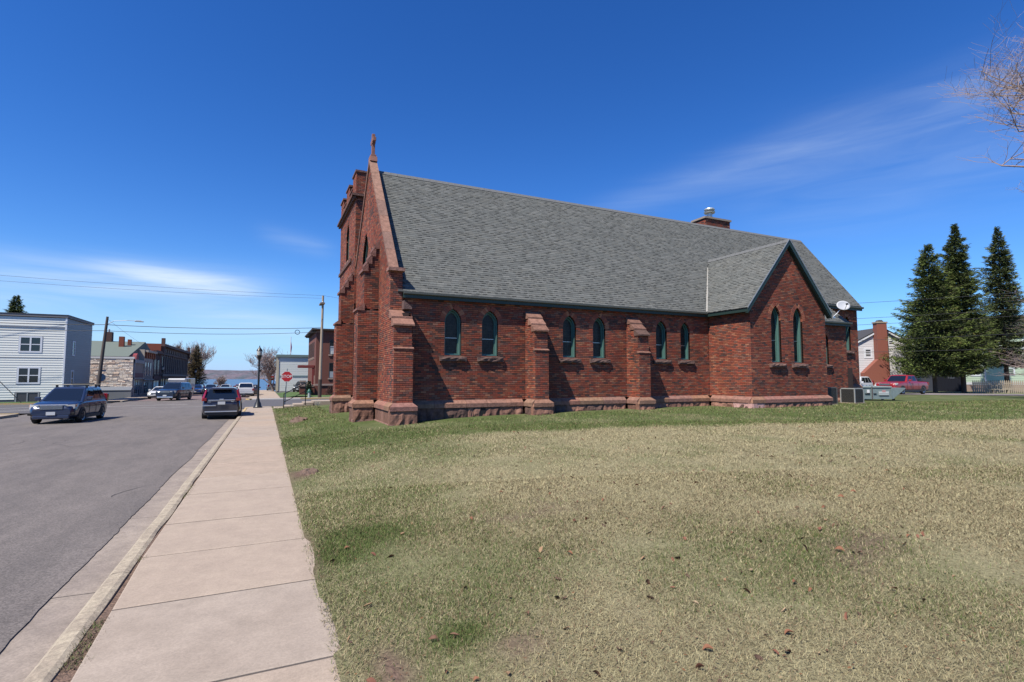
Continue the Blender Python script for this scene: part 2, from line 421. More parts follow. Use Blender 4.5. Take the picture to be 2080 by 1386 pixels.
# roads
XR0, XR1 = -13.0, -1.70
def zroad(x, y): return Gz(np.minimum(x, 0), y) - .145 + .06 * np.clip(1 - ((x + 7.2) / 5.8) ** 2, 0, 1)
ys = np.concatenate([np.arange(-14, 12, .12), np.arange(12, 46, 1.), np.arange(46, 150, 4)])
xs = np.concatenate([[-40, -30, -20, -14], np.linspace(XR0, -2.0, 14), [-1.85, XR1]])
NOI = lambda x, y, s, k=0: noise.noise(V3((x * s, y * s, k)))
def road_grid():
    Xg, Yg = np.meshgrid(np.linspace(XR0 - .4, XR1, 16), ys)
    for j in range(len(ys)):
        Xg[j, -1] = XR1 + NOI(0, ys[j], .35) * .05 + NOI(0, ys[j], 4.3) * .025 + NOI(0, ys[j], 11) * .015
    Zg = zroad(Xg, Yg); V = np.stack([Xg, Yg, Zg], -1).reshape(-1, 3); nx = 16
    i, j = np.meshgrid(np.arange(nx - 1), np.arange(len(ys) - 1)); a = (j * nx + i).ravel()
    o = link('road', np_mesh('road', V, np.stack([a, a + 1, a + nx + 1, a + nx], 1), None, M_asph)); o['kind'] = 'structure'
road_grid()
grid_sheet('road_resurfaced_stretch', np.linspace(-12.6, -1.9, 8), np.arange(66, 150, 4.), lambda x, y: zroad(x, y) + .006, M_asphred)
grid_sheet('side_street', np.arange(-1.9, 60, 2.), np.linspace(43.0, 63.6, 6), lambda x, y: Gz(0 * x, y) - .128, M_asph2)
grid_sheet('side_street_west', np.linspace(-60, -13.1, 16), np.linspace(43.5, 62, 6), lambda x, y: Gz(0 * x, y) - .128, M_asph2)
gut = tag(bpy.data.objects.new('gutter', None), kind='structure'); COL.objects.link(gut); WM[gut] = Matrix.Identity(4)
yy0 = -6.0
while yy0 < 42:
    yy1 = yy0 + 3.05; V = []; F = []; n_ = 8; tl_ = R.uniform(-.0015, .0015)
    for i in range(n_ + 1):
        yv = yy0 + .008 + (yy1 - yy0 - .016) * i / n_; jx = .012 * noise.noise(Vector((yy0, i * .9, 4))) if 0 < i < n_ else 0
        V += [(-1.95, yv, gz(0, yv) - .1455 + tl_), (-1.30, yv, gz(0, yv) - .153 + tl_), (-1.95, yv, gz(0, yv) - .3), (-1.30, yv, gz(0, yv) - .3)]
    for i in range(n_): q = i * 4; F += [(q, q + 1, q + 5, q + 4)]
    F += [(0, 2, 3, 1), (n_ * 4, n_ * 4 + 1, n_ * 4 + 3, n_ * 4 + 2)]
    link('gutter_pan', lin_mesh('gutter_pan', V, F, M_gutc), gut); yy0 = yy1
mb = MB()
for k in range(26):
    a = 2 * math.pi * k / 26; 
pts = []
for k in range(26):
    a = 2 * math.pi * k / 26; r_ = 1 + .18 * noise.noise(V3((math.cos(a), math.sin(a), 3)))
    x, y = -3.55 + .62 * math.cos(a) * r_, 7.35 + .42 * math.sin(a) * r_ ; pts.append((x, y, float(zroad(np.array(x), np.array(y))) + .009))
mb.add(pts, [tuple(range(26))]); tag(mb.build('road_stain', M_patch), kind='structure')
cm = MB()
def crack(x, y, ang, L, w=.014, seed=0):
    rs = random.Random(seed); n = int(L / .12); a_ = ang; px, py = x, y; pts = [(px, py)]
    for i in range(n): a_ += rs.gauss(0, .28); a_ = a_ * .9 + ang * .1; px += .12 * math.cos(a_); py += .12 * math.sin(a_); pts.append((px, py))
    for (ax, ay), (bx, by) in zip(pts[:-1], pts[1:]):
        nx, ny = -(by - ay), bx - ax; l = math.hypot(nx, ny); ww = w * rs.uniform(.4, 1.1) / l / 2; nx *= ww; ny *= ww
        q = [(ax - nx, ay - ny), (ax + nx, ay + ny), (bx + nx, by + ny), (bx - nx, by - ny)]
        if max(p[0] for p in q) > -1.82: continue
        cm.quad(*[(p[0], p[1], float(zroad(np.array(p[0]), np.array(p[1]))) + .005) for p in q])
for k, (x, y, a_, L) in enumerate([(-2.3, 11, 1.5, 9), (-5.2, 16, .1, 3), (-6.4, 22, 1.6, 14), (-3.2, 20, 2.9, 5), (-9, 28, .0, 6), (-4, 36, .1, 4), (-8, 18, 1.4, 6), (-3, 8.5, 2.6, 1.6)]): crack(x, y, a_, L, seed=k)
tag(cm.build('road_cracks', mat('crack_tar', (.055, .05, .05), .8)), kind='structure')
# painted lines
mb = MB()
def line(x0, y0, x1, y1, w=.1, n=6):
    d = V3((x1 - x0, y1 - y0, 0)).normalized(); p = V3((-d.y, d.x, 0)) * w / 2
    for k in range(n):
        a = V3((x0, y0, 0)).lerp(V3((x1, y1, 0)), k / n); b = V3((x0, y0, 0)).lerp(V3((x1, y1, 0)), (k + 1) / n)
        q = []
        for v in (a - p, b - p, b + p, a + p):
            z = (float(zroad(np.array(v.x), np.array(v.y))) if v.x < -1.7 and v.x > -13.3 else gz(0, v.y) - .128) + .008
            q.append((v.x, v.y, z))
        mb.quad(*q)
line(-12.9, 52, -6, 52.6, .25); line(-9, 47.6, -3.4, 47.2, .2)
line(-23, 47, -15, 56, .25); line(-18.5, 44, -14, 49.5, .25); line(-14, 49.5, -18, 49.2, .2)
line(2.6, 44.6, 2.6, 52, .4, 6); line(.2, 45.2, 2.6, 45.2, .2, 2)
tag(mb.build('road_markings', M_line), kind='structure')
# kerb stones
kerb = tag(bpy.data.objects.new('kerb', None), kind='structure'); COL.objects.link(kerb); WM[kerb] = Matrix.Identity(4)
y = -6.
joints = []
while y < 40:
    L = 3.05 if y < 36.5 else 4.2; y1 = min(y + L, 41.0); mb = MB(); n = 14 if y < 12 else 3
    V = []; F = []
    for i in range(n + 1):
        yy = y + .006 + (y1 - y - .012) * i / n; z = gz(0, yy); wv = .012 * NOI(1, yy, 1.6) if 0 < i < n else 0
        for (px, pz) in ((-1.30, -.16), (-1.30 + wv, -.035), (-1.265 + wv, -.004), (-1.17, 0.004), (-1.13 + wv * 2, -.012), (-1.125, -.15)): V.append((px, yy, z + pz))
    for i in range(n):
        for k in range(5): F.append((i * 6 + k, i * 6 + k + 1, (i + 1) * 6 + k + 1, (i + 1) * 6 + k))
    F += [tuple(range(6)), tuple(range(n * 6 + 5, n * 6 - 1, -1))]
    link('kerb_stone', lin_mesh('kerb_stone', V, F, M_yel if y > 36 else M_curb), kerb); y = y1
# curved yellow kerb round the corner
def curve_kerb(cx, cy, r, a0, a1, m, name='kerb_corner', zo=0):
    mb = MB(); n = 12
    for i in range(n):
        q = []
        for a in (a0 + (a1 - a0) * i / n, a0 + (a1 - a0) * (i + 1) / n):
            for rr in (r, r + .16): q.append((cx + rr * math.cos(a), cy + rr * math.sin(a)))
        z = gz(0, q[0][1]) + zo
        V = [(x, y, z - .16) for x, y in q] + [(x, y, z) for x, y in q]
        mb.add(V, [(4, 5, 7, 6), (0, 1, 5, 4), (2, 6, 7, 3), (0, 4, 6, 2), (1, 3, 7, 5)])
    tag(mb.build(name, m), kind='structure')
mb = MB(); mb.box(.3, 40, 42.84, 43.0, gz(0, 43) - .2, gz(0, 43)); tag(mb.build('kerb_side_street', M_curb), kind='structure')
curve_kerb(.32, 41.4, 1.45, math.pi / 2, math.pi, M_yel)
mb = MB(); mb.box(-1.3, 3.6, 63.6, 64.2, gz(0, 64) - .25, gz(0, 64) + .0); tag(mb.build('kerb_apron', mat('pale_concrete', (.62, .59, .55), .9, var=.06)), kind='structure')
mb = MB(); mb.box(3.6, 40, 63.6, 63.8, gz(0, 64) - .25, gz(0, 64) + .02); tag(mb.build('kerb_yellow', M_yel), kind='structure')
curve_kerb(-.9, 65.2, .9, math.pi, math.pi * 1.5, M_yel, 'kerb_corner_far')
mb = MB(); mb.box(-1.75, -1.6, 66, 110, -1.4, gz(0, 66)); 
for k in range(12): mb.box(-1.75, -1.6, 66 + k * 4, 70 + k * 4, gz(0, 70 + 4 * k) - .3, gz(0, 68 + 4 * k))
mb.V = mb.V[8:]; mb.F = [tuple(i - 8 for i in f) for f in mb.F[6:]]; mb.C = mb.C[8:]
tag(mb.build('kerb_far', M_curb), kind='structure')
grid_sheet('far_pavement', [-1.6, 0, 1.6], np.arange(64.2, 150, 4), lambda x, y: Gz(0 * x, y) + .0, M_conc)
grid_sheet('verge_grass', np.linspace(1.6, 5.2, 6), np.linspace(67.5, 96, 8), lambda x, y: Gz(0 * x, y) + .02 + .10 * (x > 2.5), mat('verge', (.07, .13, .03), 1, var=.3, scale=3))
grid_sheet('verge_grass_by_hydrant', np.linspace(4., 24, 8), np.linspace(66.2, 75.9, 5), lambda x, y: Gz(0 * x, y) + .02, MATS['verge'])
grid_sheet('side_pavement', np.linspace(1.6, 24, 8), np.linspace(64.2, 66.2, 3), lambda x, y: Gz(0 * x, y) + .005, M_conc)
# left kerbs and pavements
for nm, y0, y1 in (('kerb_left_near', -20, 40), ('kerb_left_far', 64.5, 150)):
    mb = MB(); yy = y0
    while yy < y1:
        mb.box(-13.2, -13.0, yy, yy + 4, gz(0, yy + 4) - .25, gz(0, yy + 2)); yy += 4
    tag(mb.build(nm, M_curb), kind='structure')
grid_sheet('pavement_left_near', [-19, -16, -13.2], np.arange(-20, 42, 4), lambda x, y: Gz(0 * x, y), M_conc)
grid_sheet('pavement_left_far', [-15.2, -13.2], np.arange(64.5, 150, 4), lambda x, y: Gz(0 * x, y), M_conc)
mb = MB(); mb.box(-40, -17.6, 61.6, 61.8, -1, gz(0, 62) - .0); tag(mb.build('kerb_yellow_left', M_yel), kind='structure')
grid_sheet('verge_grass_left', np.linspace(-40, -15, 8), np.linspace(61.8, 66, 4), lambda x, y: Gz(0 * x, y) + .02, MATS['verge'])
mb = MB(); mb.box(-19, -13.4, 41.2, 41.4, -.7, gz(0, 42) + .0); tag(mb.build('kerb_left_corner', M_yel), kind='structure')
# sidewalk slabs
walk = tag(bpy.data.objects.new('sidewalk', None), kind='structure'); COL.objects.link(walk); WM[walk] = Matrix.Identity(4)
JY = [-3.6, -2.1, -.65, .8, 2.27, 3.74, 5.23, 6.63, 8.02, 9.95, 11.6, 13.28]
while JY[-1] < 41: JY.append(JY[-1] + 1.52)
for a, b in zip(JY[:-1], JY[1:]):
    t = R.uniform(-.002, .002); g = .010; V = []
    b2 = min(b, 41.3)
    if a > 38.6: xr = 1.1
    else: xr = .52
    sl = MB(); za, zb = gz(0, a) + t, gz(0, b) + t
    def xl(yy): return -.985 - .115 * max(0, min(1, (yy - 3.2) / 3.4))
    xa, xb = xl(a), xl(b2)
    sl.add([(xa, a + g, za - .1), (xr, a + g, za - .1), (xr, b2 - g, zb - .1), (xb, b2 - g, zb - .1),
            (xa, a + g, za - .004), (xr, a + g, za - .004), (xr, b2 - g, zb - .004), (xb, b2 - g, zb - .004),
            (xa + .01, a + g + .015, za), (xr - .01, a + g + .015, za), (xr - .01, b2 - g - .015, zb), (xb + .01, b2 - g - .015, zb)],
           [(8, 9, 10, 11), (4, 5, 9, 8), (5, 6, 10, 9), (6, 7, 11, 10), (7, 4, 8, 11), (0, 1, 5, 4), (1, 2, 6, 5), (2, 3, 7, 6), (3, 0, 4, 7)])
    sl.build('slab', R.choice([M_conc, M_conc, M_conc_b, M_conc_c]), walk)
tag(MB().box(-1.3, 1.5, 41.3, 43, -.7, gz(0, 43) + .0).build('kerb_ramp', M_conc), kind='structure')
mb = MB()
for k in range(90):
    a, b = -6 + k * .5, -5.5 + k * .5
    def wz(yy): return gz(0, yy) - .03 + .028 * max(0, NOI(3, yy, .8) + .25) * (yy < 9)
    mb.quad((-1.13, a, wz(a)), (-.98, a, wz(a) + .0), (-.98, b, wz(b)), (-1.13, b, wz(b)))
tag(mb.build('kerb_gap_soil', M_soil), kind='structure')
mb = MB()   # bedding under the joints
for k in range(12): mb.box(-1.0, .5, -4 + 4 * k, 4 * k, gz(0, 4 * k) - .3, gz(0, 4 * k) - .04)
tag(mb.build('walk_bedding', M_soil), kind='structure')

# ------------------------------------------------------------------ lawn
def lawn_edge(y): return .50 + .035 * NOI(0, y, 1.1, 9) + .025 * NOI(0, y, 5.0, 9)
LX = np.concatenate([np.arange(.46, 12, .15), np.arange(12, 30, .6), np.arange(30, 62, 2.)])
LY = np.concatenate([np.arange(-2, 16, .15), np.arange(16, 43, .7)])
def fbm(x, y, s, k):
    """cheap smooth noise on numpy arrays"""
    rs = np.random.default_rng(k); out = np.zeros_like(x); am = 1; tot = 0
    for o in range(3):
        for q in range(4):
            a = rs.uniform(0, 2 * np.pi); p = rs.uniform(0, 6.28); f = s * 2 ** o * rs.uniform(.7, 1.3)
            out += am * np.sin(f * (np.cos(a) * x + np.sin(a) * y) + p + 1.3 * np.sin(f * .7 * (np.sin(a) * x - np.cos(a) * y) + p * 2)); tot += am
        am *= .55
    return out / tot * 1.8
def greenness(x, y):
    n = fbm(x, y, 1.1, 3); n2 = fbm(x, y, 3.3, 5)
    d = np.clip(y - (13.7 - .10 * np.clip(x - 6, -5, 30)), -20, 40)
    yb = 13.0 - .31 * (np.clip(x, 6, 30) - 7) + .35 * fbm(x, y * 0, .9, 12); nearwall = sst(y, yb - .3, yb + .9)
    strip = 1 - sst(x, .8 + .24 * np.clip(y - 2, 0, 30), 2.0 + .42 * np.clip(y - 2, 0, 30))
    strip = strip * (.30 + .36 * sst(y, 7, 15))
    far = sst(x, 22, 34) * .55
    def blob(cx, cy, rx, ry): return np.exp(-((x - cx) / rx) ** 2 - ((y - cy) / ry) ** 2)
    b = 1.0 * blob(1.05, 6.2, .55, .45) + 1.1 * blob(1.22, 3.5, .17, .17) + .8 * blob(.75, 5.7, .25, .4) + .5 * blob(4.2, 3.2, 1.3, .6) + .45 * blob(1.6, 4.1, .9, .5)
    return .93 * np.clip(np.maximum(nearwall * .88, np.maximum(strip, far)) + b * .9 + .24 * n + .17 * n2 + .03, 0, 1)
def dirtness(x, y):
    def blob(cx, cy, rx, ry): return np.exp(-((x - cx) / rx) ** 2 - ((y - cy) / ry) ** 2)
    ed = np.exp(-((x - .5) / .09) ** 2) * .8
    return np.clip(1.5 * blob(.70, 11.0, .16, .5) + 1.7 * blob(.76, 3.35, .17, .5) + .9 * blob(1.5, 3.2, .25, .2) + .8 * blob(2.6, 4.0, .6, .22) + .6 * blob(.62, 8.7, .12, .7) + .9 * blob(1.1, 24, .35, .8)
                   + .5 * blob(3.6, 3.1, .5, .25) + .7 * blob(.95, 30.5, .3, 1.2) + ed + 1.1 * (fbm(x, y, 2.1, 8) - .42) * (1 - sst(y, 5, 9)) + .35 * (fbm(x, y, 1.3, 18) - .5), 0, 1)
STRAW = np.array([.462, .418, .250]); GREEN = np.array([.130, .185, .058]); DIRT = np.array([.17, .115, .09])
def lawn_col(x, y):
    g = greenness(x, y)[:, None]; d = dirtness(x, y)[:, None]
    c = (STRAW * .62) * (1 - g) + GREEN * .62 * g
    c = c * (1 - d) + DIRT * d
    return c * (1 + .12 * fbm(x, y, 9, 4)[:, None])
M_lawn = mat('lawn_soil', rough=1, var=.35, scale=6, bump=.8, bscale=40, attr=True, spec=.1, dist=.03)
lawn = grid_sheet('lawn', LX, LY, lambda x, y: Gz(x, y) + .004 + .010 * fbm(x, y, 2.3, 6), M_lawn, col=lawn_col)
M_blade = mat('grass_blade', rough=.8, attr=True, spec=.15)
def blades(n, z0, z1, pw, k, far=False):
    """scatter blades over the part of the lawn in view, thinning out with distance"""
    u = NR.random(n); vz = (z0 ** pw + u * (z1 ** pw - z0 ** pw)) ** (1 / pw); vx = NR.uniform(-1.0, 1.22, n) * vz
    xs_ = vz * math.sin(YAW) + vx * math.cos(YAW); ys_ = vz * math.cos(YAW) - vx * math.sin(YAW)
    # keep what can be seen and is outside the church
    keep = (ys_ < 42) & (xs_ < 46) & ((xs_ < 3.2) | (ys_ < 19)) & (xs_ > .4) & (ys_ > -1.9)
    xs_, ys_, vz = xs_[keep], ys_[keep], vz[keep]; n = len(xs_)
    keep = (xs_ > np.array([lawn_edge(v) for v in ys_]) - .02 - (NR.random(n) < .25) * .05)
    keep &= ~((ys_ > 18.0) & (xs_ > 3.0)) & ~((ys_ > 16.4) & (xs_ > 19.4) & (xs_ < 25))
    xs_, ys_, vz = xs_[keep], ys_[keep], vz[keep]
    g = greenness(xs_, ys_); d = dirtness(xs_, ys_)
    keep = NR.random(len(xs_)) > d * .93 ; xs_, ys_, g, vz = xs_[keep], ys_[keep], g[keep], vz[keep]; n = len(xs_)
    isg = NR.random(n) < g ** 1.2
    zz = Gz(xs_, ys_) + .004
    L = (.029 + .0016 * vz) * NR.uniform(.55, 1.4, n); ww = .0027 * (vz / 3) ** .85 * NR.uniform(.6, 1.4, n)
    az = NR.uniform(0, 2 * np.pi, n); lean = np.where(isg, NR.uniform(.15, 1.0, n), NR.uniform(.7, 1.45, n))
    dx, dy = np.cos(az), np.sin(az); px, py = -dy, dx
    B = np.stack([xs_, ys_, zz], 1); D = np.stack([dx * np.sin(lean), dy * np.sin(lean), np.cos(lean)], 1); Pp = np.stack([px, py, 0 * px], 1)
    D2 = D + np.stack([dx * .25 + NR.normal(0, .2, n), dy * .25 + NR.normal(0, .2, n), NR.uniform(-.25, .1, n)], 1)
    mid = B + D * (L * .5)[:, None]; tip = mid + D2 * (L * .5)[:, None]
    if far:
        V = np.stack([B - Pp * ww[:, None] / 2, B + Pp * ww[:, None] / 2, tip], 1).reshape(-1, 3); nv = 3
        T = np.arange(n)[:, None] * 3 + np.array([[0, 1, 2]]); Q = None
    else:
        V = np.stack([B - Pp * ww[:, None] / 2, B + Pp * ww[:, None] / 2, mid + Pp * ww[:, None] * .4, mid - Pp * ww[:, None] * .4, tip], 1).reshape(-1, 3); nv = 5
        Q = np.arange(n)[:, None] * 5 + np.array([[0, 1, 2, 3]]); T = np.arange(n)[:, None] * 5 + np.array([[3, 2, 4]])
    c = np.where(isg[:, None], GREEN * NR.uniform(.6, 1.35, (n, 1)) + np.array([.03, .01, 0]) * NR.random((n, 1)), STRAW * NR.uniform(.50, 1.32, (n, 1)) + np.array([.03, 0, -.02]) * NR.random((n, 1)))
    c *= (1 - .20 * (1 - sst(ys_, 4.0, 9.0)) * (.6 + .4 * (1 - sst(xs_, 2.5, 8))))[:, None]      # older, duller thatch towards the street corner of the lawn
    tint = NR.random(n) < .13; c[tint] = np.array([.24, .16, .10]) * NR.uniform(.6, 1.2, (tint.sum(), 1))
    o = link('grass', np_mesh('grass', V, Q, T, M_blade, np.repeat(c, nv, 0)))
    tag(o, k, 'grass', kind='stuff'); return o
blades(510000, 1.9, 8.5, .75, 'short dead and green lawn grass beside the sidewalk in the foreground')
blades(470000, 5.2, 17, .85, 'straw coloured lawn grass across the middle of the lawn', far=True)
blades(300000, 16, 48, .7, 'far lawn grass, green along the foot of the church wall', far=True)
# tufts in the kerb gap
n = 9000; yy = 1.5 + 9.5 * NR.random(n) ** 1.6; ok = np.array([NOI(3, v, 1.1) + (.42 if v < 5 else .0) > .10 for v in yy]); yy = yy[ok]; n = len(yy)
xx = np.where(yy < 6, NR.uniform(-1.12, -.97, n) - .05 * np.clip((yy - 3.2) / 3.4, 0, 1), NR.uniform(-1.13, -1.06, n)); az = NR.uniform(0, 6.28, n); L = NR.uniform(.02, .055, n); le = NR.uniform(.5, 1.4, n)
B = np.stack([xx, yy, Gz(0 * xx, yy) - .02], 1); D = np.stack([np.cos(az) * np.sin(le), np.sin(az) * np.sin(le), np.cos(le)], 1) * L[:, None]; Pp = np.stack([-np.sin(az), np.cos(az), 0 * az], 1) * .003
V = np.stack([B - Pp, B + Pp, B + D], 1).reshape(-1, 3)
gc = np.where(NR.random((n, 1)) < .3, GREEN, np.array([[.2, .15, .10]])) * NR.uniform(.5, 1.2, (n, 1))
tag(link('weeds', np_mesh('weeds', V, None, np.arange(n * 3).reshape(-1, 3), M_blade, np.repeat(gc, 3, 0))), 'dry weeds and litter in the gap between kerb and sidewalk', 'weeds', kind='stuff')
n = 5000; vz = 2.2 + 14 * NR.random(n) ** 1.3; vx = NR.uniform(-.9, 1.1, n) * vz; xx = vz * math.sin(YAW) + vx * math.cos(YAW); yy = vz * math.cos(YAW) - vx * math.sin(YAW); ok = (xx > .5) & (yy > 1) & (yy < 17.5); xx, yy = xx[ok], yy[ok]; n = len(xx)
az = NR.uniform(0, 6.28, n); L = NR.uniform(.006, .016, n); B = np.stack([xx, yy, Gz(xx, yy) + NR.uniform(.015, .035, n)], 1); D = np.stack([np.cos(az), np.sin(az), NR.uniform(-.3, .3, n)], 1) * L[:, None]; Q_ = np.stack([-np.sin(az), np.cos(az), NR.uniform(-.4, .4, n)], 1) * (L * .45)[:, None]
V = np.stack([B - D, B + Q_, B + D, B - Q_], 1).reshape(-1, 3); lc = np.array([[.20, .10, .05], [.14, .08, .05], [.34, .25, .15], [.10, .06, .04]])[NR.integers(0, 4, n)]
tag(link('leaf_litter', np_mesh('leaf_litter', V, np.arange(n * 4).reshape(-1, 4), None, M_blade, np.repeat(lc, 4, 0))), 'scattered brown leaf crumbs on the lawn', 'leaf litter', kind='stuff')
# fallen leaves
leafm = []
for k, c in enumerate([(.24, .10, .05), (.17, .085, .05), (.33, .20, .11), (.10, .055, .035), (.42, .30, .19), (.22, .085, .05)]):
    m = mat('leaf_%s' % ['russet', 'brown', 'tan', 'dark', 'pale', 'red'][k], c, .8, var=.2, scale=40); V = []; F = []
    nseg = 6
    for i in range(nseg + 1):
        t = i / nseg; w_ = .017 * math.sin(math.pi * min(1, t * .93 + .04)) ** .8; cu = .012 * math.sin(t * 3 + k)
        V += [(t * .065 - .03, -w_, .004 + cu + w_ * .9), (t * .065 - .03, w_ * .3 * math.sin(5 * t), .001 + cu), (t * .065 - .03, w_ * .8, .002 + cu + w_ * .4)]
    for i in range(nseg):
        for q in range(2): F.append((i * 3 + q, i * 3 + q + 1, i * 3 + q + 4, i * 3 + q + 3))
    leafm.append(lin_mesh('leaf', V, F, m, smooth=True))
cnt = 0
while cnt < 298:
    u = R.random(); yv = 2.2 + 12 * u ** 1.5; xv = R.uniform(.55, 1.2 + yv * 1.6)
    if xv * RT.x + yv * RT.y > (xv * math.sin(YAW) + yv * math.cos(YAW)) * 1.02: continue
    if yv > 15 or xv > 26: continue
    o = link('leaf', R.choice(leafm), lawn); o.location = (xv, yv, gz(xv, yv) + .018); o.rotation_euler = (R.uniform(-.6, .6), R.uniform(-.6, .6), R.uniform(0, 6.3)); sc = R.uniform(.5, 1.15); o.scale = (sc, sc, sc); cnt += 1
o = link('leaf', leafm[5], lawn); o.location = (5.1, 3.55, gz(5.1, 3.55) + .03); o.rotation_euler = (0, .2, .7); o.scale = (1.3, 1.1, 1.0)

# ================================================================== church
church = thing('church', 'long red brick church with grey shingle roof, side gable and stone cross', 'church', (4.0, 19.0, 0.0))
BP = [(.31, .092, .055), (.27, .080, .055), (.34, .115, .066), (.22, .080, .058), (.18, .085, .068), (.105, .062, .054), (.40, .17, .10), (.14, .068, .055), (.33, .080, .048), (.26, .125, .09)]
BW = [5, 5, 4, 3.5, 3, 1.0, 1.6, 1.2, 4, 3]
def bcol(fr):
    def f(j, x):
        p = fr[0] + fr[1] * x + Z_ * (j * .075)
        nn = noise.noise(V3((p.x * .9 + p.y * .9, p.z * 1.3, 2.2)))
        c = R.choices(BP, BW)[0] if R.random() > max(0, nn - .18) * 1.1 else R.choice([BP[5], BP[4], BP[7]])
        k = R.uniform(.85, 1.15) * (1 + .30 * noise.noise(p * .45) + .18 * noise.noise(V3((p.x * 2.2 + p.y * 2.2, 0, p.z * .35)))); return tuple(v * k for v in c)
    return f
bricks = Tiles(); WALLS = []
def brickwall(fr, v0, v1, iv, dep=.10, back=.30, ops=()):
    f = cut(iv, ops)
    bricks.lay(fr, v0, v1, .075, .215, f, .012, .017, 0, 0, dep, bcol(fr))
    core = MB(); backing(core, fr, v0, v1, .075, f, -back, -.013); WALLS.append(core.build('wall', M_mortar, church))
const = lambda a, b: (lambda v: [(a, b)])
ZB = .90
win_specs = []       # (frame, uc, w, v0, vs, va)
# nave south wall
NW = [(6.445, .335), (7.985, .345), (11.65, .325), (13.17, .325), (16.65, .325), (18.10, .29)]
nops = [(u - 4.0, w, 2.62, 3.92, 4.42) for u, w in NW]; fN = FY(4.0, 19.0)
brickwall(fN, ZB, 4.86, const(.45, 15.6), ops=nops)
win_specs += [(fN,) + o for o in nops]
# transept
fTL = FXn(19.6, 19.0); brickwall(fTL, ZB, 4.86, const(0, 2.45))
fT = FY(19.6, 16.55); TC = 2.58; TA = 8.12; TS = 3.35 / 2.85
tops_ = [(1.69, .33, 2.46, 4.45, 5.10), (3.20, .33, 2.46, 4.45, 5.10)]
brickwall(fT, ZB, TA, lambda v: [(max(0, TC - (TA - v) / TS), min(5.2, TC + (TA - v) / TS))], ops=tops_)
win_specs += [(fT,) + o for o in tops_]
brickwall(FXp(24.8, 16.55), ZB, 4.86, const(0, 2.45))
# vestry and chancel
fV = FY(24.8, 19.0); vops = [(3.62, .28, 2.52, 3.75, 4.25)]
brickwall(fV, .55, 4.76, const(0, 5.5), ops=vops); win_specs += [(fV,) + o for o in vops]
fC = FY(30.3, 20.0); cops = [(1.72, .32, 3.42, 4.9, 5.5)]
brickwall(fC, .55, 6.05, const(-.6, 2.75), ops=cops); win_specs += [(fC,) + o for o in cops]
brickwall(FXp(30.3, 19.0), .55, 4.76, const(0, 1.0))
brickwall(FXp(33.05, 20.0), .55, 6.05, const(0, 7.0))
# front gable wall, the tower face and the porch-side buttresses (all facing the street)
def rakez(y): return 5.72 + (4.7 - abs(y - 23.6)) * 1.235
fF = FXn(4.0, 33.0); U_ = lambda y: 33.0 - y
def ivF(v):
    lo, hi = 18.135, 27.0
    if v > 2.78: lo = 18.20
    if v > 3.55: lo = 18.20 + min(.7, (v - 3.55) * 1.25)
    if v > 4.1: lo = 18.905
    if v > 5.72: lo = max(lo, 23.6 - (4.7 - (v - 5.72) / 1.235)); hi = min(hi, 23.6 + (4.7 - (v - 5.72) / 1.235))
    return [(U_(hi), U_(lo))] if hi - lo > .05 else []
fops = [(U_(24.35), .95, 4.2, 6.6, 8.45)]
brickwall(fF, ZB, 11.6, ivF, ops=fops, back=.26); win_specs += [(fF,) + o for o in fops]
fW = FXn(3.9, 33.0); wops = [(U_(29.75), .55, 8.15, 9.4, 10.35)]
def ivW(v):
    if v < 11.75: return [(.05, 6.0)]
    return [(.05, 1.25), (2.45, 3.65), (4.85, 6.0)]
brickwall(fW, ZB, 12.3, ivW, ops=wops, back=.35); win_specs += [(fW,) + o for o in wops]
brickwall(FY(3.9, 27.0), 5.5, 12.3, lambda v: [(0, 5.5)] if v < 11.75 else [(0, 1.2), (2.3, 3.4), (4.4, 5.5)], back=.25)
brickwall(FXp(9.4, 27.0), 9.0, 11.75, const(0, 5.9))
# side buttresses on the nave wall: stepped fronts
def side_buttress(x0, x1, left_vis=True):
    f = FY(x0, 18.12); w = x1 - x0
    brickwall(f, ZB, 2.84, const(0, w), back=.2)
    brickwall(FY(x0, 18.21), 2.91, 3.62, const(0, w), back=.2)
    def ivs(v):
        if v < 2.87: return [(0, .88)]
        if v < 3.64: return [(0, .79)]
        return [(0, max(.05, .79 - (v - 3.64) / .84 * .79))]
    fl = FXn(x0, 19.0); brickwall(fl, ZB, 4.42, ivs, dep=.09, back=w * .5)
    fr = FXp(x1, 18.12)
    brickwall(fr, ZB, 4.42, lambda v: [(.88 - ivs(v)[0][1], .88)], dep=.09, back=w * .5)
    for k in range(3):      # weathering stones
        yb = 18.17 + k * .27; zb = 3.60 + k * .28
        mbx = MB(); mbx.prism([(yb - .05, zb), (yb - .05, zb + .06), (yb + .27, zb + .31), (yb + .27, zb)], 0, x0 - .03, x1 + .03)
        stone_part('weathering_stone', mbx.V, mbx.F, rnd_stone(), church)
    mbx = MB(); mbx.prism([(18.09, 2.84), (18.09, 2.87), (18.25, 2.93), (18.25, 2.84)], 0, x0 - .02, x1 + .02)
    stone_part('drip_stone', mbx.V, mbx.F, (.30, .155, .115), church)
side_buttress(9.54, 10.14); side_buttress(14.63, 15.23)
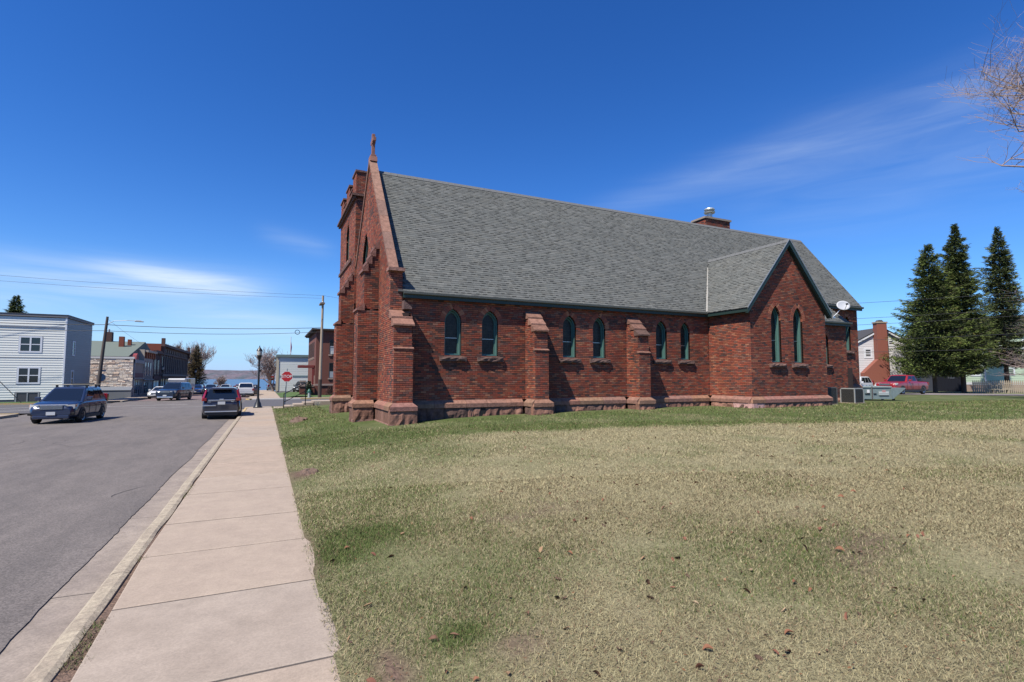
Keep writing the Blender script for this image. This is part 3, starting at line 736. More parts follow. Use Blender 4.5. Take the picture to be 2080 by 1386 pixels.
# corner buttress (same line as the front wall)
brickwall(FY(4.0, 18.12), ZB, 2.79, const(0, .68), back=.2)
brickwall(FY(4.0, 18.18), 2.84, 3.62, const(0, .66), back=.2)
brickwall(FXp(4.68, 18.12), ZB, 4.1, lambda v: [(0 if v < 2.8 else (.075 if v < 3.58 else .35), .88)], dep=.09, back=.3)
brickwall(FXp(4.68, 18.9), 4.1, 4.3, const(0, .1), dep=.09, back=.2)
for k in range(2):
    yb = 18.16 + k * .36; zb = 3.60 + k * .30
    m_ = MB(); m_.prism([(yb - .06, zb), (yb - .06, zb + .06), (yb + .38, zb + .34), (yb + .38, zb)], 0, 3.97, 4.72)
    stone_part('weathering_stone', m_.V, m_.F, (.30, .155, .115), church)
m_ = MB(); m_.prism([(18.09, 2.78), (18.09, 2.81), (18.22, 2.86), (18.22, 2.78)], 0, 3.98, 4.70); stone_part('drip_stone', m_.V, m_.F, (.30, .155, .115), church)
brickwall(FY(4.0, 18.9), 4.1, 5.68, const(0, .45), back=.2)
brickwall(FXp(4.45, 18.9), 4.1, 5.68, const(0, .35), dep=.09, back=.15)
m_ = MB(); m_.prism([(4.43, 4.25), (4.72, 4.25), (4.72, 4.33), (4.43, 4.56)], 1, 18.55, 18.98); stone_part('weathering_stone', m_.V, m_.F, (.16, .10, .09), church)
# two street-facing buttresses
def front_buttress(y0, y1, xl, xu, zl, zu, zt, steps):
    brickwall(FY(xl, y0), ZB, zl, const(0, 4.0 - xl), back=.2)
    brickwall(FXn(xl, y1), ZB, zl, const(0, y1 - y0), dep=.09, back=.3)
    def ivu(v):
        if v < zu: return [(xu, 4.0)]
        return [(xu + (4.0 - xu) * min(.95, (v - zu) / (zt - zu)), 4.0)]
    brickwall(FY(0, y0 + .02), zl + .05, zt - .1, ivu, back=.2)
    brickwall(FXn(xu, y1 - .02), zl + .05, zu, const(0, y1 - y0 - .04), dep=.09, back=.3)
    m_ = MB(); m_.prism([(xl - .06, zl - .03), (xl - .06, zl + .05), (xu + .03, zl + .26), (xu + .03, zl - .03)], 1, y0 - .03, y1 + .03)
    stone_part('weathering_stone', m_.V, m_.F, (.27, .13, .105), church)
    dx = (4.0 - xu) / steps; dz = (zt - zu) / steps
    for k in range(steps):
        xa = xu + dx * k; za = zu + dz * k
        m_ = MB(); m_.prism([(xa - .07, za - .06), (xa - .07, za + .05), (xa + dx, za + dz), (xa + dx, za - .06)], 1, y0 - .03, y1 + .03)
        stone_part('weathering_stone', m_.V, m_.F, (.24, .12, .10), church)
front_buttress(21.0, 21.95, 3.20, 3.42, 4.45, 6.05, 7.3, 4)
front_buttress(27.05, 28.0, 3.10, 3.28, 4.45, 6.05, 7.3, 4)
# chimney
fCh = FY(24.95, 24.2); brickwall(fCh, 9.8, 11.87, const(0, 2.15), back=.2); brickwall(FXn(24.95, 25.3), 9.8, 11.87, const(0, 1.1), back=.2)
wallo = WALLS[0]
bricks.build('brick', 'brickwork', M_brick, wallo)
ch = MB().box(24.88, 27.17, 24.13, 25.37, 11.87, 11.99).build('chimney', mat('chimney_cap', (.33, .27, .22), .9, var=.15), church)
MB().lathe([(.17, 11.99), (.17, 12.50), (.16, 12.55)], 25.9, 24.75, 16).lathe([(.33, 12.45), (.36, 12.53), (.20, 12.55)], 25.9, 24.75, 16).lathe([(.30, 12.61), (.34, 12.67), (.30, 12.75), (.12, 12.78)], 25.9, 24.75, 16).build('flue', mat('flue_metal', (.42, .46, .47), .45, metal=.6, var=.2, scale=6), ch)

# ---- window joinery, glass, sills, arches
M_glass_st = mat('leaded_glass', (.012, .013, .015), .30, var=.7, scale=4.5, col2=(.05, .045, .038), spec=.28)
M_glass = mat('window_glass', (.02, .025, .03), .08, spec=.7)
def ring(fr, po, pi_, n0, n1):
    O, U, Vv, Nn = fr; n = len(po); V = []
    for nn in (n0, n1):
        for P in (po, pi_): V += [O + U * p[0] + Vv * p[1] + Nn * nn for p in P]
    F = []
    for i in range(n):
        j = (i + 1) % n
        F += [(2 * n + i, 2 * n + j, 3 * n + j, 3 * n + i), (n + i, n + j, 3 * n + j, 3 * n + i), (i, j, 2 * n + j, 2 * n + i), (i, j, n + j, n + i)]
    return V, F
BAR = {}
for wi, (fr, uc, w, v0, vs, va) in enumerate(win_specs):
    W1 = MB(); big = w > .5
    a = .075 if big else .045
    p0 = lancet_poly(uc, w, v0, vs, va); p1 = lancet_poly(uc, w - a, v0 + a, vs, va - a * 1.5); p2 = lancet_poly(uc, w - a * 2, v0 + a * 2, vs, va - a * 3)
    W1.add(*ring(fr, p0, p1, -.29, -.12)); W1.add(*ring(fr, p1, p2, -.29, -.22))
    if big: W1.fbox(fr, uc - .04, uc + .04, v0, va - .25, -.24, -.16)
    fo = W1.build('window', M_trim, church)
    gmb = MB(); gmb.fprism(fr, p1, -.29, -.265)
    gmb.build('pane', M_glass if big else M_glass_st, fo)
    if not big:
        MB().fbox(fr, uc - w + .1, uc + w - .1, v0 + (vs - v0) * .52, v0 + (vs - v0) * .52 + .018, -.26, -.24).build('bar', M_alu, fo)
        lead = MB(); k = uc - w + .16
        while k < uc + w - .12: lead.fbox(fr, k, k + .008, v0 + .1, va - .25, -.264, -.258); k += .085
        for q in range(14): lead.fbox(fr, uc - w + .1, uc + w - .1, v0 + .13 + q * .13, v0 + .138 + q * .13, -.264, -.258)
        lead.build('lead_cames', mat('lead', (.05, .05, .05), .6), fo)
    if fr is fF or fr is fW:
        sv, sf, sc = rock(fr, uc - w - .15, uc + w + .15, v0 - .2, v0, .05, .03, rnd_stone(), seed=wi)
    else:
        sv, sf, sc = rock(fr, uc - w - .20, uc + w + .20, v0 - .22, v0 - .05, .09, .07, (.15, .095, .082) if wi < 6 else (.20, .12, .10), seed=wi + 3)
        slo = MB(); slo.fprism(fr, [(uc - w, v0 - .06), (uc + w, v0 - .06), (uc + w, v0 + .01), (uc - w, v0 + .01)], -.24, .0)
        O, U, Vv, Nn = fr; b0 = len(sv)
        q = [O + U * (uc - w + .0) + Vv * (v0 + .02) + Nn * -.22, O + U * (uc + w) + Vv * (v0 + .02) + Nn * -.22, O + U * (uc + w + .05) + Vv * (v0 - .052) + Nn * .10, O + U * (uc - w - .05) + Vv * (v0 - .052) + Nn * .10]
        sv += q; sf.append((b0, b0 + 1, b0 + 2, b0 + 3))
    stone_part('sill', sv, sf, sc, fo)
    if not big:
        r = va - vs; RR = (w * w + r * r) / (2 * w); th1 = math.asin(min(1, r / RR)); nb = max(5, int(RR * th1 / .075)); O, U, Vv, Nn = fr
        for sgn in (-1, 1):
            c0 = O + U * (uc - sgn * (RR - w)) + Vv * vs
            for k in range(nb):
                ta = th1 * (k + .04) / nb; tb = th1 * (k + .94) / nb; P = []
                for nn in (-.1, .006):
                    for (rr, tt) in ((RR + .003, ta), (RR + .2, ta), (RR + .2, tb), (RR + .003, tb)):
                        pt_ = c0 + U * (sgn * rr * math.cos(tt)) + Vv * (rr * math.sin(tt)) + Nn * (nn + R.uniform(0, .002)); P.append(pt_)
                me = lin_mesh('arch_brick', P, [(4, 5, 6, 7), (0, 1, 5, 4), (1, 2, 6, 5), (2, 3, 7, 6), (3, 0, 4, 7)], M_brick, np.tile(tuple(c * 1.1 for c in R.choices(BP[:4] + BP[6:7])[0]), (8, 1)))
                link('arch_brick', me, fo)

# ---- plinth: chamfered water table over quarry-faced blocks
sd = [0]
def plinth(fr, u0, u1, zt, zg, ext=(0, 0), smooth_face=False, footing=None):
    """ext: how far the run is lengthened at each end to wrap a corner"""
    O, U, Vv, Nn = fr; u = u0 - ext[0]; ue = u1 + ext[1]; pj = .15
    while u < ue - .02:
        L = R.uniform(.8, 1.5); u2 = ue if ue - u - L < .4 else u + L; m_ = MB(); e0 = pj if (u <= u0 and ext[0]) else 0; e1 = pj if (u2 >= ue - .001 and ext[1]) else 0
        g = .006
        V = []
        for nn, zz, s0, s1 in ((-.05, zt, 1, 1), (0, zt, 1, 1), (pj, zt - .13, 0, 0), (pj, zt - .28, 0, 0), (-.05, zt - .28, 0, 0)):
            V += [O + U * (u + g + e0 * s0) + Vv * zz + Nn * nn, O + U * (u2 - g - e1 * s1) + Vv * zz + Nn * nn]
        F = [(0, 1, 3, 2), (2, 3, 5, 4), (4, 5, 7, 6), (6, 7, 9, 8), (0, 2, 4, 6, 8), (1, 3, 5, 7, 9)]
        stone_part('water_table_stone', V, F, tuple(c * R.uniform(.95, 1.1) for c in (.29, .155, .115)), wallo); u = u2
    u = u0 - ext[0]
    while u < ue - .02:
        L = R.uniform(.45, 1.05); u2 = ue if ue - u - L < .3 else u + L; sd[0] += 1
        V, F, c = rock(fr, u + .008, u2 - .008, zg - .25, zt - .285, .10, 0 if smooth_face else .085, rnd_stone(), nu=9, nv=6, seed=sd[0])
        stone_part('plinth_stone', V, F, c, wallo); u = u2
E_ = .15
plinth(fN, .83, 5.39, ZB + .02, .15); plinth(fN, 6.29, 10.48, ZB + .02, .2); plinth(fN, 11.38, 15.45, ZB + .02, .25)
for x0, x1 in ((9.54, 10.14), (14.63, 15.23)):
    plinth(FY(x0, 18.12), 0, x1 - x0, ZB + .02, .15, (E_, E_)); plinth(FXn(x0, 19.0), .15, .88, ZB + .02, .15); plinth(FXp(x1, 18.12), 0, .73, ZB + .02, .15)
plinth(FY(4.0, 18.12), 0, .68, ZB, .0, (E_, E_)); plinth(FXp(4.68, 18.12), 0, .73, ZB, .1)
plinth(FXn(4.0, 20.85), 0, 2.73, ZB, -.05, smooth_face=True)
plinth(FY(3.2, 21.0), 0, .65, ZB, -.1, (E_, 0)); plinth(FXn(3.2, 21.95), 0, .95, ZB, -.1, (E_, 0)); plinth(FXn(4.0, 26.9), 0, 4.9, ZB, -.1)
plinth(FY(3.1, 27.05), 0, .75, ZB, -.1, (E_, 0)); plinth(FXn(3.1, 28.0), 0, .95, ZB, -.1, (E_, 0)); plinth(FXn(3.9, 33.0), 0, 5.0, ZB, -.2)
for fr, u0, u1 in ((FY(3.2, 21.0), -.15, .65), (FXn(3.2, 21.95), 0, .95), (FY(3.1, 27.05), -.15, .75), (FXn(3.1, 28.0), 0, .95), (FXn(4.0, 20.85), 0, 2.73)):   # dressed footing course
    m_ = MB(); m_.fbox(fr, u0, u1 + (.12 if u1 > 2 else 0), -.5, .16, -.05, .13); stone_part('footing_stone', m_.V, m_.F, (.36, .21, .165), wallo)
plinth(fTL, .15, 2.45, ZB + .02, .3, (0, 0)); plinth(fT, 0, 5.2, ZB + .02, .3, (E_, E_)); plinth(FXp(24.8, 16.55), 0, 2.2, ZB + .02, .3)
m_ = MB(); m_.add(*rock(fTL, 1.5, 2.6, .1, .62, .125, .01, (0, 0, 0), nu=4, nv=3, seed=3)[:2]); stone_part('corner_stone', m_.V, m_.F, (.60, .36, .33), wallo)
m_ = MB(); m_.add(*rock(fT, -.16, .62, .1, .62, .125, .01, (0, 0, 0), nu=4, nv=3, seed=5)[:2]); stone_part('corner_stone', m_.V, m_.F, (.60, .36, .33), wallo)
m_ = MB(); m_.fbox(FY(7.25, 18.9), 0, .5, .2, .6, -.1, .012); m_.build('vent', M_dark, wallo)
plinth(fV, .3, 5.5, .62, .3, (0, 0)); plinth(fC, .2, 2.75, 1.35, .3, (0, 0))
# dark wedge standing in for the buttress-like shadow at the vestry corner
m_ = MB(); m_.prism([(19.0, .3), (19.98, .3), (19.98, 1.1), (19.0, 2.3)], 0, 30.32, 30.75); m_.build('shadow_wedge', M_mortar, church)

# ---- roofs
GR = [(.150, .158, .152), (.136, .143, .138), (.162, .168, .162), (.126, .132, .128), (.156, .160, .150), (.172, .177, .168)]
GWt = [4, 4, 3, 1.6, 3, 1.4]
def gcol(j, x):
    c = R.choices(GR, GWt)[0]; k = R.uniform(.9, 1.1); return tuple(v * k for v in c)
SL = V3((0, 4.76, 6.22)).normalized(); RL = math.hypot(4.76, 6.22)
fR = (V3((0, 18.84, 4.93)), X_, SL, V3((0, -6.22, 4.76)).normalized())
v1 = RL * (19.75 - 18.84) / 4.76
def z2v(z): return (z - 4.93) / 6.22 * RL
def ivR(v):
    z = 4.93 + 6.22 * v / RL; lo = 4.28 if z > 5.7 else 4.47; hi = 33.15 if v >= v1 else 30.45 - .95 * v / v1
    if z < 8.2:
        xl = 19.3 + (z - 4.93) / TS; xr = 25.0 - (z - 4.93) / TS
        return [(lo, xl + .02), (xr, hi)]
    return [(lo, hi)]
sh = Tiles(); sh.lay(fR, 0, RL, .127, .305, ivR, .008, -.004, .014, .003, .004, gcol, jitter=.16)
deck = MB(); deck.add([fR[0] + X_ * a + SL * b + fR[3] * c for c in (-.08, -.002) for a, b in ((4.28, 0), (30.45, 0), (29.5, v1), (33.15, v1), (33.15, RL), (4.28, RL))],
         [(0, 1, 2, 5), (2, 3, 4, 5), (6, 7, 8, 11), (8, 9, 10, 11), (0, 1, 7, 6), (1, 2, 8, 7), (2, 3, 9, 8), (3, 4, 10, 9), (5, 0, 6, 11)])
# north slope (seen only at the ridge)
deck.add([(4.45, 23.6, 11.15), (33.15, 23.6, 11.15), (33.15, 28.4, 4.9), (4.45, 28.4, 4.9)], [(0, 1, 2, 3)])
LS = math.hypot(2.85, 3.35); TV = V3((2.85, 0, 3.35)).normalized()
fRl = (V3((19.3, 22.0, 4.9)), -Y_, TV, V3((-3.35, 0, 2.85)).normalized())
def ivT(v):
    z = 4.9 + 3.35 * v / LS; ye = 18.84 + (z - 4.93) * 4.76 / 6.22; return [(22 - ye - .03, 22 - 16.35)]
sh.lay(fRl, 0, LS, .127, .305, ivT, .008, -.004, .014, .003, .004, gcol, jitter=.16)
fRr = (V3((25.0, 16.35, 4.9)), Y_, V3((-2.85, 0, 3.35)).normalized(), V3((3.35, 0, 2.85)).normalized())
sh.lay(fRr, 0, LS, .127, .305, lambda v: [(0, (4.9 + 3.35 * v / LS - 4.93) * 4.76 / 6.22 + 18.84 - 16.35)], .008, -.004, .014, .003, .004, gcol, jitter=.16)
yR = 18.84 + (8.25 - 4.93) * 4.76 / 6.22
deck.add([(19.3, 16.37, 4.88), (22.15, 16.37, 8.22), (22.15, yR, 8.22), (19.3, 18.84, 4.88), (25.0, 16.37, 4.88), (25.0, 18.84, 4.88)], [(0, 1, 2, 3), (4, 1, 2, 5)])
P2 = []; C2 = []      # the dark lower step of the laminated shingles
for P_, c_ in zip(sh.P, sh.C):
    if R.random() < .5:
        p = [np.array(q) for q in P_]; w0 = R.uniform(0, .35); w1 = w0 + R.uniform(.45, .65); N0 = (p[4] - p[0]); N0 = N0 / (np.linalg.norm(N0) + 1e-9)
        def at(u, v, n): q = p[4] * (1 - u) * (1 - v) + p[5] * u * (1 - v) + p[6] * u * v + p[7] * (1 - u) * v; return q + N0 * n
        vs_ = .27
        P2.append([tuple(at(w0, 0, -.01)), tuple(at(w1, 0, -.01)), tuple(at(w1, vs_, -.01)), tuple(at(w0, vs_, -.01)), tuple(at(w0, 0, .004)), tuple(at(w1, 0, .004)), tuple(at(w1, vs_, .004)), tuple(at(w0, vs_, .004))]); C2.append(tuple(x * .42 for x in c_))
roof = deck.build('roof', mat('roof_deck', (.05, .052, .055), .9), church)
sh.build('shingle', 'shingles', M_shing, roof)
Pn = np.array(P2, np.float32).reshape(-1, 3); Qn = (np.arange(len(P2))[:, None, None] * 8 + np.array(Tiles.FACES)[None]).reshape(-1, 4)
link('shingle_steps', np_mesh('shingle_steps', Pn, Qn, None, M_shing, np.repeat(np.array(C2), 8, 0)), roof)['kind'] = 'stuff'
tr = MB()   # ridge caps
for k in range(93): x = 4.30 + k * .31; tr.prism([(23.6 - .13, 11.02), (23.6, 11.19), (23.6 + .13, 11.02), (23.6, 11.15)], 0, x, x + .30)
tr.build('ridge_cap', mat('ridge_shingle', (.15, .155, .158), .9, var=.25, scale=5), roof); tr = MB()
for k in range(16): y = 16.36 + k * .31; tr.prism([(22.15 - .12, 8.14), (22.15, 8.30), (22.15 + .12, 8.14), (22.15, 8.26)], 1, y, y + .30)
tr.build('ridge_cap', mat('ridge_shingle', (.15, .155, .158), .9, var=.25, scale=5), roof)
# flashing down the valley
a = V3((19.36, 18.80, 4.97)); b = V3((21.75, 21.0, 7.76)); d = (b - a).normalized(); wv = V3((.75, -.55, .1)).normalized() * .055; m_ = MB(); nrm = d.cross(wv).normalized()
if nrm.z < 0: nrm = -nrm
for q0, q1 in ((0, .55), (.56, 1)):
    p, q = a.lerp(b, q0), a.lerp(b, q1); m_.add([p - wv + nrm * .0, p + nrm * .035, p + wv, q - wv, q + nrm * .035, q + wv], [(0, 1, 4, 3), (1, 2, 5, 4)])
m_.build('valley_flashing', M_flash, roof)
# eaves: fascia, gutter, rake boards
t = MB(); t.box(4.46, 19.42, 18.80, 18.86, 4.70, 4.92); t.box(4.46, 19.5, 18.86, 18.995, 4.76, 4.80); t.box(24.9, 30.42, 18.80, 18.86, 4.70, 4.92); t.box(24.9, 30.4, 18.86, 18.995, 4.76, 4.80)
t.box(30.0, 33.1, 19.70, 19.76, 5.85, 6.04); t.box(19.33, 19.37, 16.4, 18.8, 4.72, 4.89); t.box(19.37, 19.59, 16.4, 18.8, 4.77, 4.80)
t.build('fascia', M_dktrim, church)
t = MB(); t.prism([(18.72, 4.93), (18.72, 4.85), (18.76, 4.82), (18.80, 4.82), (18.80, 4.915)], 0, 4.47, 19.36)
t.prism([(18.72, 4.93), (18.72, 4.85), (18.76, 4.82), (18.80, 4.82), (18.80, 4.915)], 0, 25.0, 30.5)
t.prism([(19.62, 6.08), (19.62, 6.0), (19.66, 5.97), (19.70, 5.97), (19.70, 6.07)], 0, 29.6, 33.15)
t.build('gutter', M_gutter, church)
t = MB()
def rake(m_, xa, za, xb, zb, y0, y1, dz0, dz1):
    m_.add([(xa, y0, za - dz0), (xb, y0, zb - dz0), (xb, y0, zb - dz1), (xa, y0, za - dz1), (xa, y1, za - dz0), (xb, y1, zb - dz0), (xb, y1, zb - dz1), (xa, y1, za - dz1)],
           [(0, 1, 2, 3), (4, 5, 6, 7), (0, 1, 5, 4), (3, 2, 6, 7), (0, 3, 7, 4), (1, 2, 6, 5)])
rake(t, 19.27, 4.88, 22.15, 8.26, 16.35, 16.39, .0, .24); rake(t, 25.03, 4.88, 22.15, 8.26, 16.352, 16.392, .0, .24)
rake(t, 19.34, 4.80, 22.15, 8.13, 16.39, 16.548, .06, .14); rake(t, 24.96, 4.80, 22.15, 8.13, 16.39, 16.548, .06, .14)
t.build('rake_board', M_dktrim, church)
t = MB(); rake(t, 19.24, 4.90, 22.15, 8.31, 16.33, 16.349, -.01, .05); rake(t, 25.06, 4.90, 22.15, 8.31, 16.33, 16.349, -.01, .05)
t.build('drip_edge', mat('drip_metal', (.30, .31, .31), .4, metal=.5), church)
# chancel end wall and north walls so that the building is closed
m_ = MB(); m_.prism([(20.1, .3), (28.2, .3), (28.2, 5), (23.6, 11.0), (20.1, 6.3)], 0, 32.7, 33.0); m_.box(4.3, 33, 28.0, 28.2, 0, 5); m_.box(4.2, 9.2, 32.6, 32.9, 0, 11.7); m_.box(9.1, 9.38, 27.1, 32.8, 0, 9)
m_.prism([(18.95, 3), (28.2, 3), (28.2, 5.7), (23.6, 11.4), (18.95, 5.7)], 0, 4.19, 4.25)
m_.build('north_wall', mat('plain_brick', (.2, .065, .04), .9, var=.3, scale=3), church)
# ---- gable coping and cross
cs = V3((0, 4.75, 5.86)).normalized(); cn = V3((0, -5.86, 4.75)).normalized(); Lc = math.hypot(4.75, 5.86)
for sgn in (1, -1):
    for k in range(7):
        u0, u1 = Lc * k / 7 + .006, Lc * (k + 1) / 7 - .006; V = []
        for nn in (-.02, .11):
            for x in (3.94, 4.27):
                for u in (u0, u1):
                    p = V3((x, 18.86, 5.70)) + cs * u + cn * nn
                    if sgn < 0: p.y = 47.2 - p.y
                    V.append(p)
        c = R.choice([(.33, .19, .14), (.30, .165, .125), (.25, .15, .12), (.32, .175, .13)])
        stone_part('coping_stone', V, [(0, 1, 3, 2), (4, 5, 7, 6), (0, 1, 5, 4), (2, 3, 7, 6), (0, 2, 6, 4), (1, 3, 7, 5)], c, church)
m_ = MB(); m_.box(3.9, 4.50, 18.72, 19.12, 5.66, 5.78); stone_part('kneeler_stone', m_.V, m_.F, (.33, .18, .145), church)
m_ = MB(); m_.box(3.9, 4.55, 27.9, 28.4, 5.70, 5.86); stone_part('kneeler_stone', m_.V, m_.F, (.33, .18, .145), church)
cr = MB(); cr.prism([(23.34, 11.50), (23.86, 11.50), (23.78, 11.76), (23.42, 11.76)], 0, 3.95, 4.28)
cr.box(4.0, 4.24, 23.45, 23.75, 11.76, 11.86); cr.box(4.05, 4.19, 23.52, 23.68, 11.86, 12.84); cr.box(4.05, 4.19, 23.26, 23.52, 12.42, 12.60); cr.box(4.05, 4.19, 23.68, 23.94, 12.42, 12.60)
cr.box(4.04, 4.20, 23.47, 23.73, 12.36, 12.66)
cr.build('cross', mat('cross_stone', (.26, .12, .095), .9, var=.25, scale=5, bump=.5), church, bevel=.015)
# tower stone: cornice, merlon caps, string course
t = MB(); t.box(3.70, 3.89, 26.85, 33.15, 11.0, 11.12); t.box(3.78, 3.89, 26.9, 33.1, 10.88, 11.0); t.box(3.70, 9.5, 26.80, 26.99, 11.0, 11.12)
t.box(3.83, 3.89, 28.1, 33.05, 7.85, 8.02); stone_part('cornice', t.V, t.F, (.15, .085, .07), church)
for u0, u1 in ((.0, 1.3), (2.4, 3.7), (4.8, 6.05)):
    t = MB(); t.box(3.85, 4.35, 33 - u1, 33 - u0, 12.3, 12.4); stone_part('merlon_cap', t.V, t.F, (.18, .10, .085), church)
for u0, u1 in ((1.25, 2.45), (3.65, 4.85)):
    t = MB(); t.box(3.86, 4.3, 33 - u1 + .01, 33 - u0 - .01, 11.75, 11.83); stone_part('merlon_cap', t.V, t.F, (.18, .10, .085), church)
for a_, b_ in ((-.05, 1.2), (2.3, 3.4), (4.4, 5.5)):
    t = MB(); t.box(3.9 + max(a_, .47), 3.9 + b_, 26.96, 27.35, 12.3, 12.4); stone_part('merlon_cap', t.V, t.F, (.18, .10, .085), church)

# ================================================================== things round the church
# satellite dish
fd = thing('satellite_dish', 'white oval satellite dish on the low roof at the right end of the church', 'satellite dish', (29.35, 19.1, 5.15))
m_ = MB(); dn = V3((-.55, -.75, .42)).normalized(); dc = V3((29.72, 18.72, 5.88)); a_ = dn.cross(Z_).normalized(); b_ = a_.cross(dn)
V = [tuple(dc - dn * .06)]; F = []
for r_ in range(1, 5):
    for k in range(28): t = 2 * math.pi * k / 28; q = r_ / 4; V.append(tuple(dc + a_ * math.cos(t) * .35 * q + b_ * math.sin(t) * .31 * q - dn * .06 * (1 - q * q)))
for k in range(28): F.append((0, 1 + k, 1 + (k + 1) % 28))
for r_ in range(3):
    for k in range(28): F.append((1 + r_ * 28 + k, 1 + (r_ + 1) * 28 + k, 1 + (r_ + 1) * 28 + (k + 1) % 28, 1 + r_ * 28 + (k + 1) % 28))
me = lin_mesh('reflector', V, F, mat('dish_paint', (.50, .52, .56), .45, var=.06, scale=3), smooth=True); o = link('reflector', me, fd); so = o.modifiers.new('s', 'SOLIDIFY'); so.thickness = .012
MB().tube([(29.3, 19.12, 5.2), (29.55, 18.98, 5.45), tuple(dc - dn * .08)], .028, 8).build('mast', M_alu, fd)
MB().tube([tuple(dc - b_ * .32), tuple(dc + dn * .42 - b_ * .22)], .016, 6).build('feed_arm', M_alu, fd)
p = dc + dn * .45 - b_ * .20; MB().box(p.x - .05, p.x + .05, p.y - .05, p.y + .05, p.z - .04, p.z + .05).build('receiver', M_black, fd, bevel=.01)
MB().box(29.2, 29.4, 19.0, 19.2, 5.12, 5.24).build('roof_mount', M_alu, fd)
# condensers
def louvre_box(name, label, x, y, z, w, d, h, m1, m2, group):
    t = thing(name, label, 'condenser', (x, y, z), 0, group)
    MB().box(-w / 2 - .06, w / 2 + .06, -d / 2 - .06, d / 2 + .06, -.08, .03).build('pad', M_conc, t, world=False)
    MB().box(-w / 2 + .02, w / 2 - .02, -d / 2 + .02, d / 2 - .02, .03, h - .05).build('coil', M_dark, t, world=False)
    MB().box(-w / 2, w / 2, -d / 2, d / 2, h - .06, h).build('top_panel', m1, t, world=False, bevel=.01)
    for sx in (-1, 1):
        for sy in (-1, 1): MB().box(sx * w / 2 - .025, sx * w / 2 + .025, sy * d / 2 - .025, sy * d / 2 + .025, .03, h - .06).build('corner_post', m1, t, world=False)
    lv = MB()
    for k in range(22):
        zz = .06 + k * (h - .16) / 21
        lv.box(-w / 2, w / 2, -d / 2 - .012, -d / 2 + .01, zz, zz + .012); lv.box(-w / 2 - .012, -w / 2 + .01, -d / 2, d / 2, zz, zz + .012); lv.box(w / 2 - .01, w / 2 + .012, -d / 2, d / 2, zz, zz + .012)
    lo = lv.build('louvres', m2, t, world=False); lo['kind'] = 'stuff'
    MB().lathe([(.26, h), (.26, h + .01)], 0, 0, 20).build('fan_grille', M_dark, t, world=False)
    return t
M_lgrey = mat('light_grey_enamel', (.52, .54, .54), .45, var=.05); M_dgrey = mat('dark_grey_enamel', (.10, .10, .10), .55)
louvre_box('air_conditioner', 'dark air conditioner unit standing hard against the church side gable', 25.7, 17.35, .42, .78, .78, .86, M_dgrey, M_dgrey, 'air conditioner units beside the church')
M_mgrey = mat('mid_grey_enamel', (.34, .35, .35), .5)
louvre_box('air_conditioner', 'grey louvred air conditioner with pale top and corner posts near the dumpster', 28.75, 17.85, .40, .74, .74, .80, M_mgrey, M_dgrey, 'air conditioner units beside the church')
t = thing('electricity_meter', 'grey meter box on a pipe against the vestry brick wall', 'electricity meter', (28.0, 18.9, .5))
MB().box(27.9, 28.1, 18.82, 18.97, 1.55, 1.85).build('meter_box', M_lgrey, t, bevel=.02); MB().tube([(28.0, 18.93, .5), (28.0, 18.93, 1.56)], .03, 8).build('conduit', M_alu, t)
MB().lathe([(.07, 0), (.07, .08)], 0, 0, 12).build('meter_dial', M_glass, t, world=False); 
# dumpster: steel bin with lids and a sloping nose
t = thing('dumpster', 'grey green steel dumpster with flat lids, a strap and a sloping hopper end', 'dumpster', (34.6, 20.3, .34), rad(-25)); t.scale = (.88, .88, .80)
gm = mat('dumpster_paint', (.20, .255, .26), .55, var=.15, scale=3); t_ = MB()
t_.box(-1.75, .95, -.75, .75, .12, .98); t_.build('body', gm, t, world=False, bevel=.02)
MB().prism([(.95, .98), (.95, .12), (1.05, .12), (1.95, .92), (1.95, .98)], 1, -.74, .74).build('hopper', gm, t, world=False, bevel=.01)
MB().box(-1.75, -.5, -.8, .8, .99, 1.10).build('lid', mat('lid_plastic', (.30, .36, .36), .5), t, world=False, bevel=.02)
MB().box(-.44, .95, -.8, .8, .99, 1.10).build('lid', MATS['lid_plastic'], t, world=False, bevel=.02)
MB().box(-1.78, .98, -.79, -.75, .12, .2).build('bottom_rail', gm, t, world=False)
for x in (-1.72, -.50, .88): MB().box(x, x + .07, -.80, -.75, .2, .98).build('rib', gm, t, world=False)
MB().box(-.48, -.44, -.82, -.80, .1, 1.12).build('strap', mat('strap_webbing', (.10, .06, .06), .8), t, world=False)
MB().box(-.95, -.60, -.80, -.757, .50, .56).build('lifting_pocket', M_dark, t, world=False); MB().box(-.35, -.15, -.80, -.757, .50, .56).build('lifting_pocket', M_dark, t, world=False)
MB().box(-.80, -.62, -.775, -.756, .60, .84).build('sticker', M_white, t, world=False)
MB().box(.02, .74, -.775, -.756, .42, .74).build('sign_plate', mat('sign_plate', (.42, .48, .48), .5), t, world=False)
MB().box(.26, .50, -.785, -.776, .66, .80).build('sign_emblem', mat('sign_pink', (.55, .28, .28), .5), t, world=False)
MB().box(.04, .72, -.785, -.776, .58, .62).build('sign_line', M_white, t, world=False)
MB().box(.04, .72, -.785, -.776, .36, .40).build('sign_shadow_slot', M_dark, t, world=False)
for x in (-1.5, 1.2):
    for y in (-.55, .55): MB().prism([(x - .07, .0), (x + .07, .0), (x + .1, .13), (x - .1, .13)], 1, y - .04, y + .04).build('caster', M_rub, t, world=False)
MB().lathe([(.04, 1.10), (.07, 1.15), (.03, 1.21)], .55, .3, 10).build('white_knob', M_white, t, world=False)

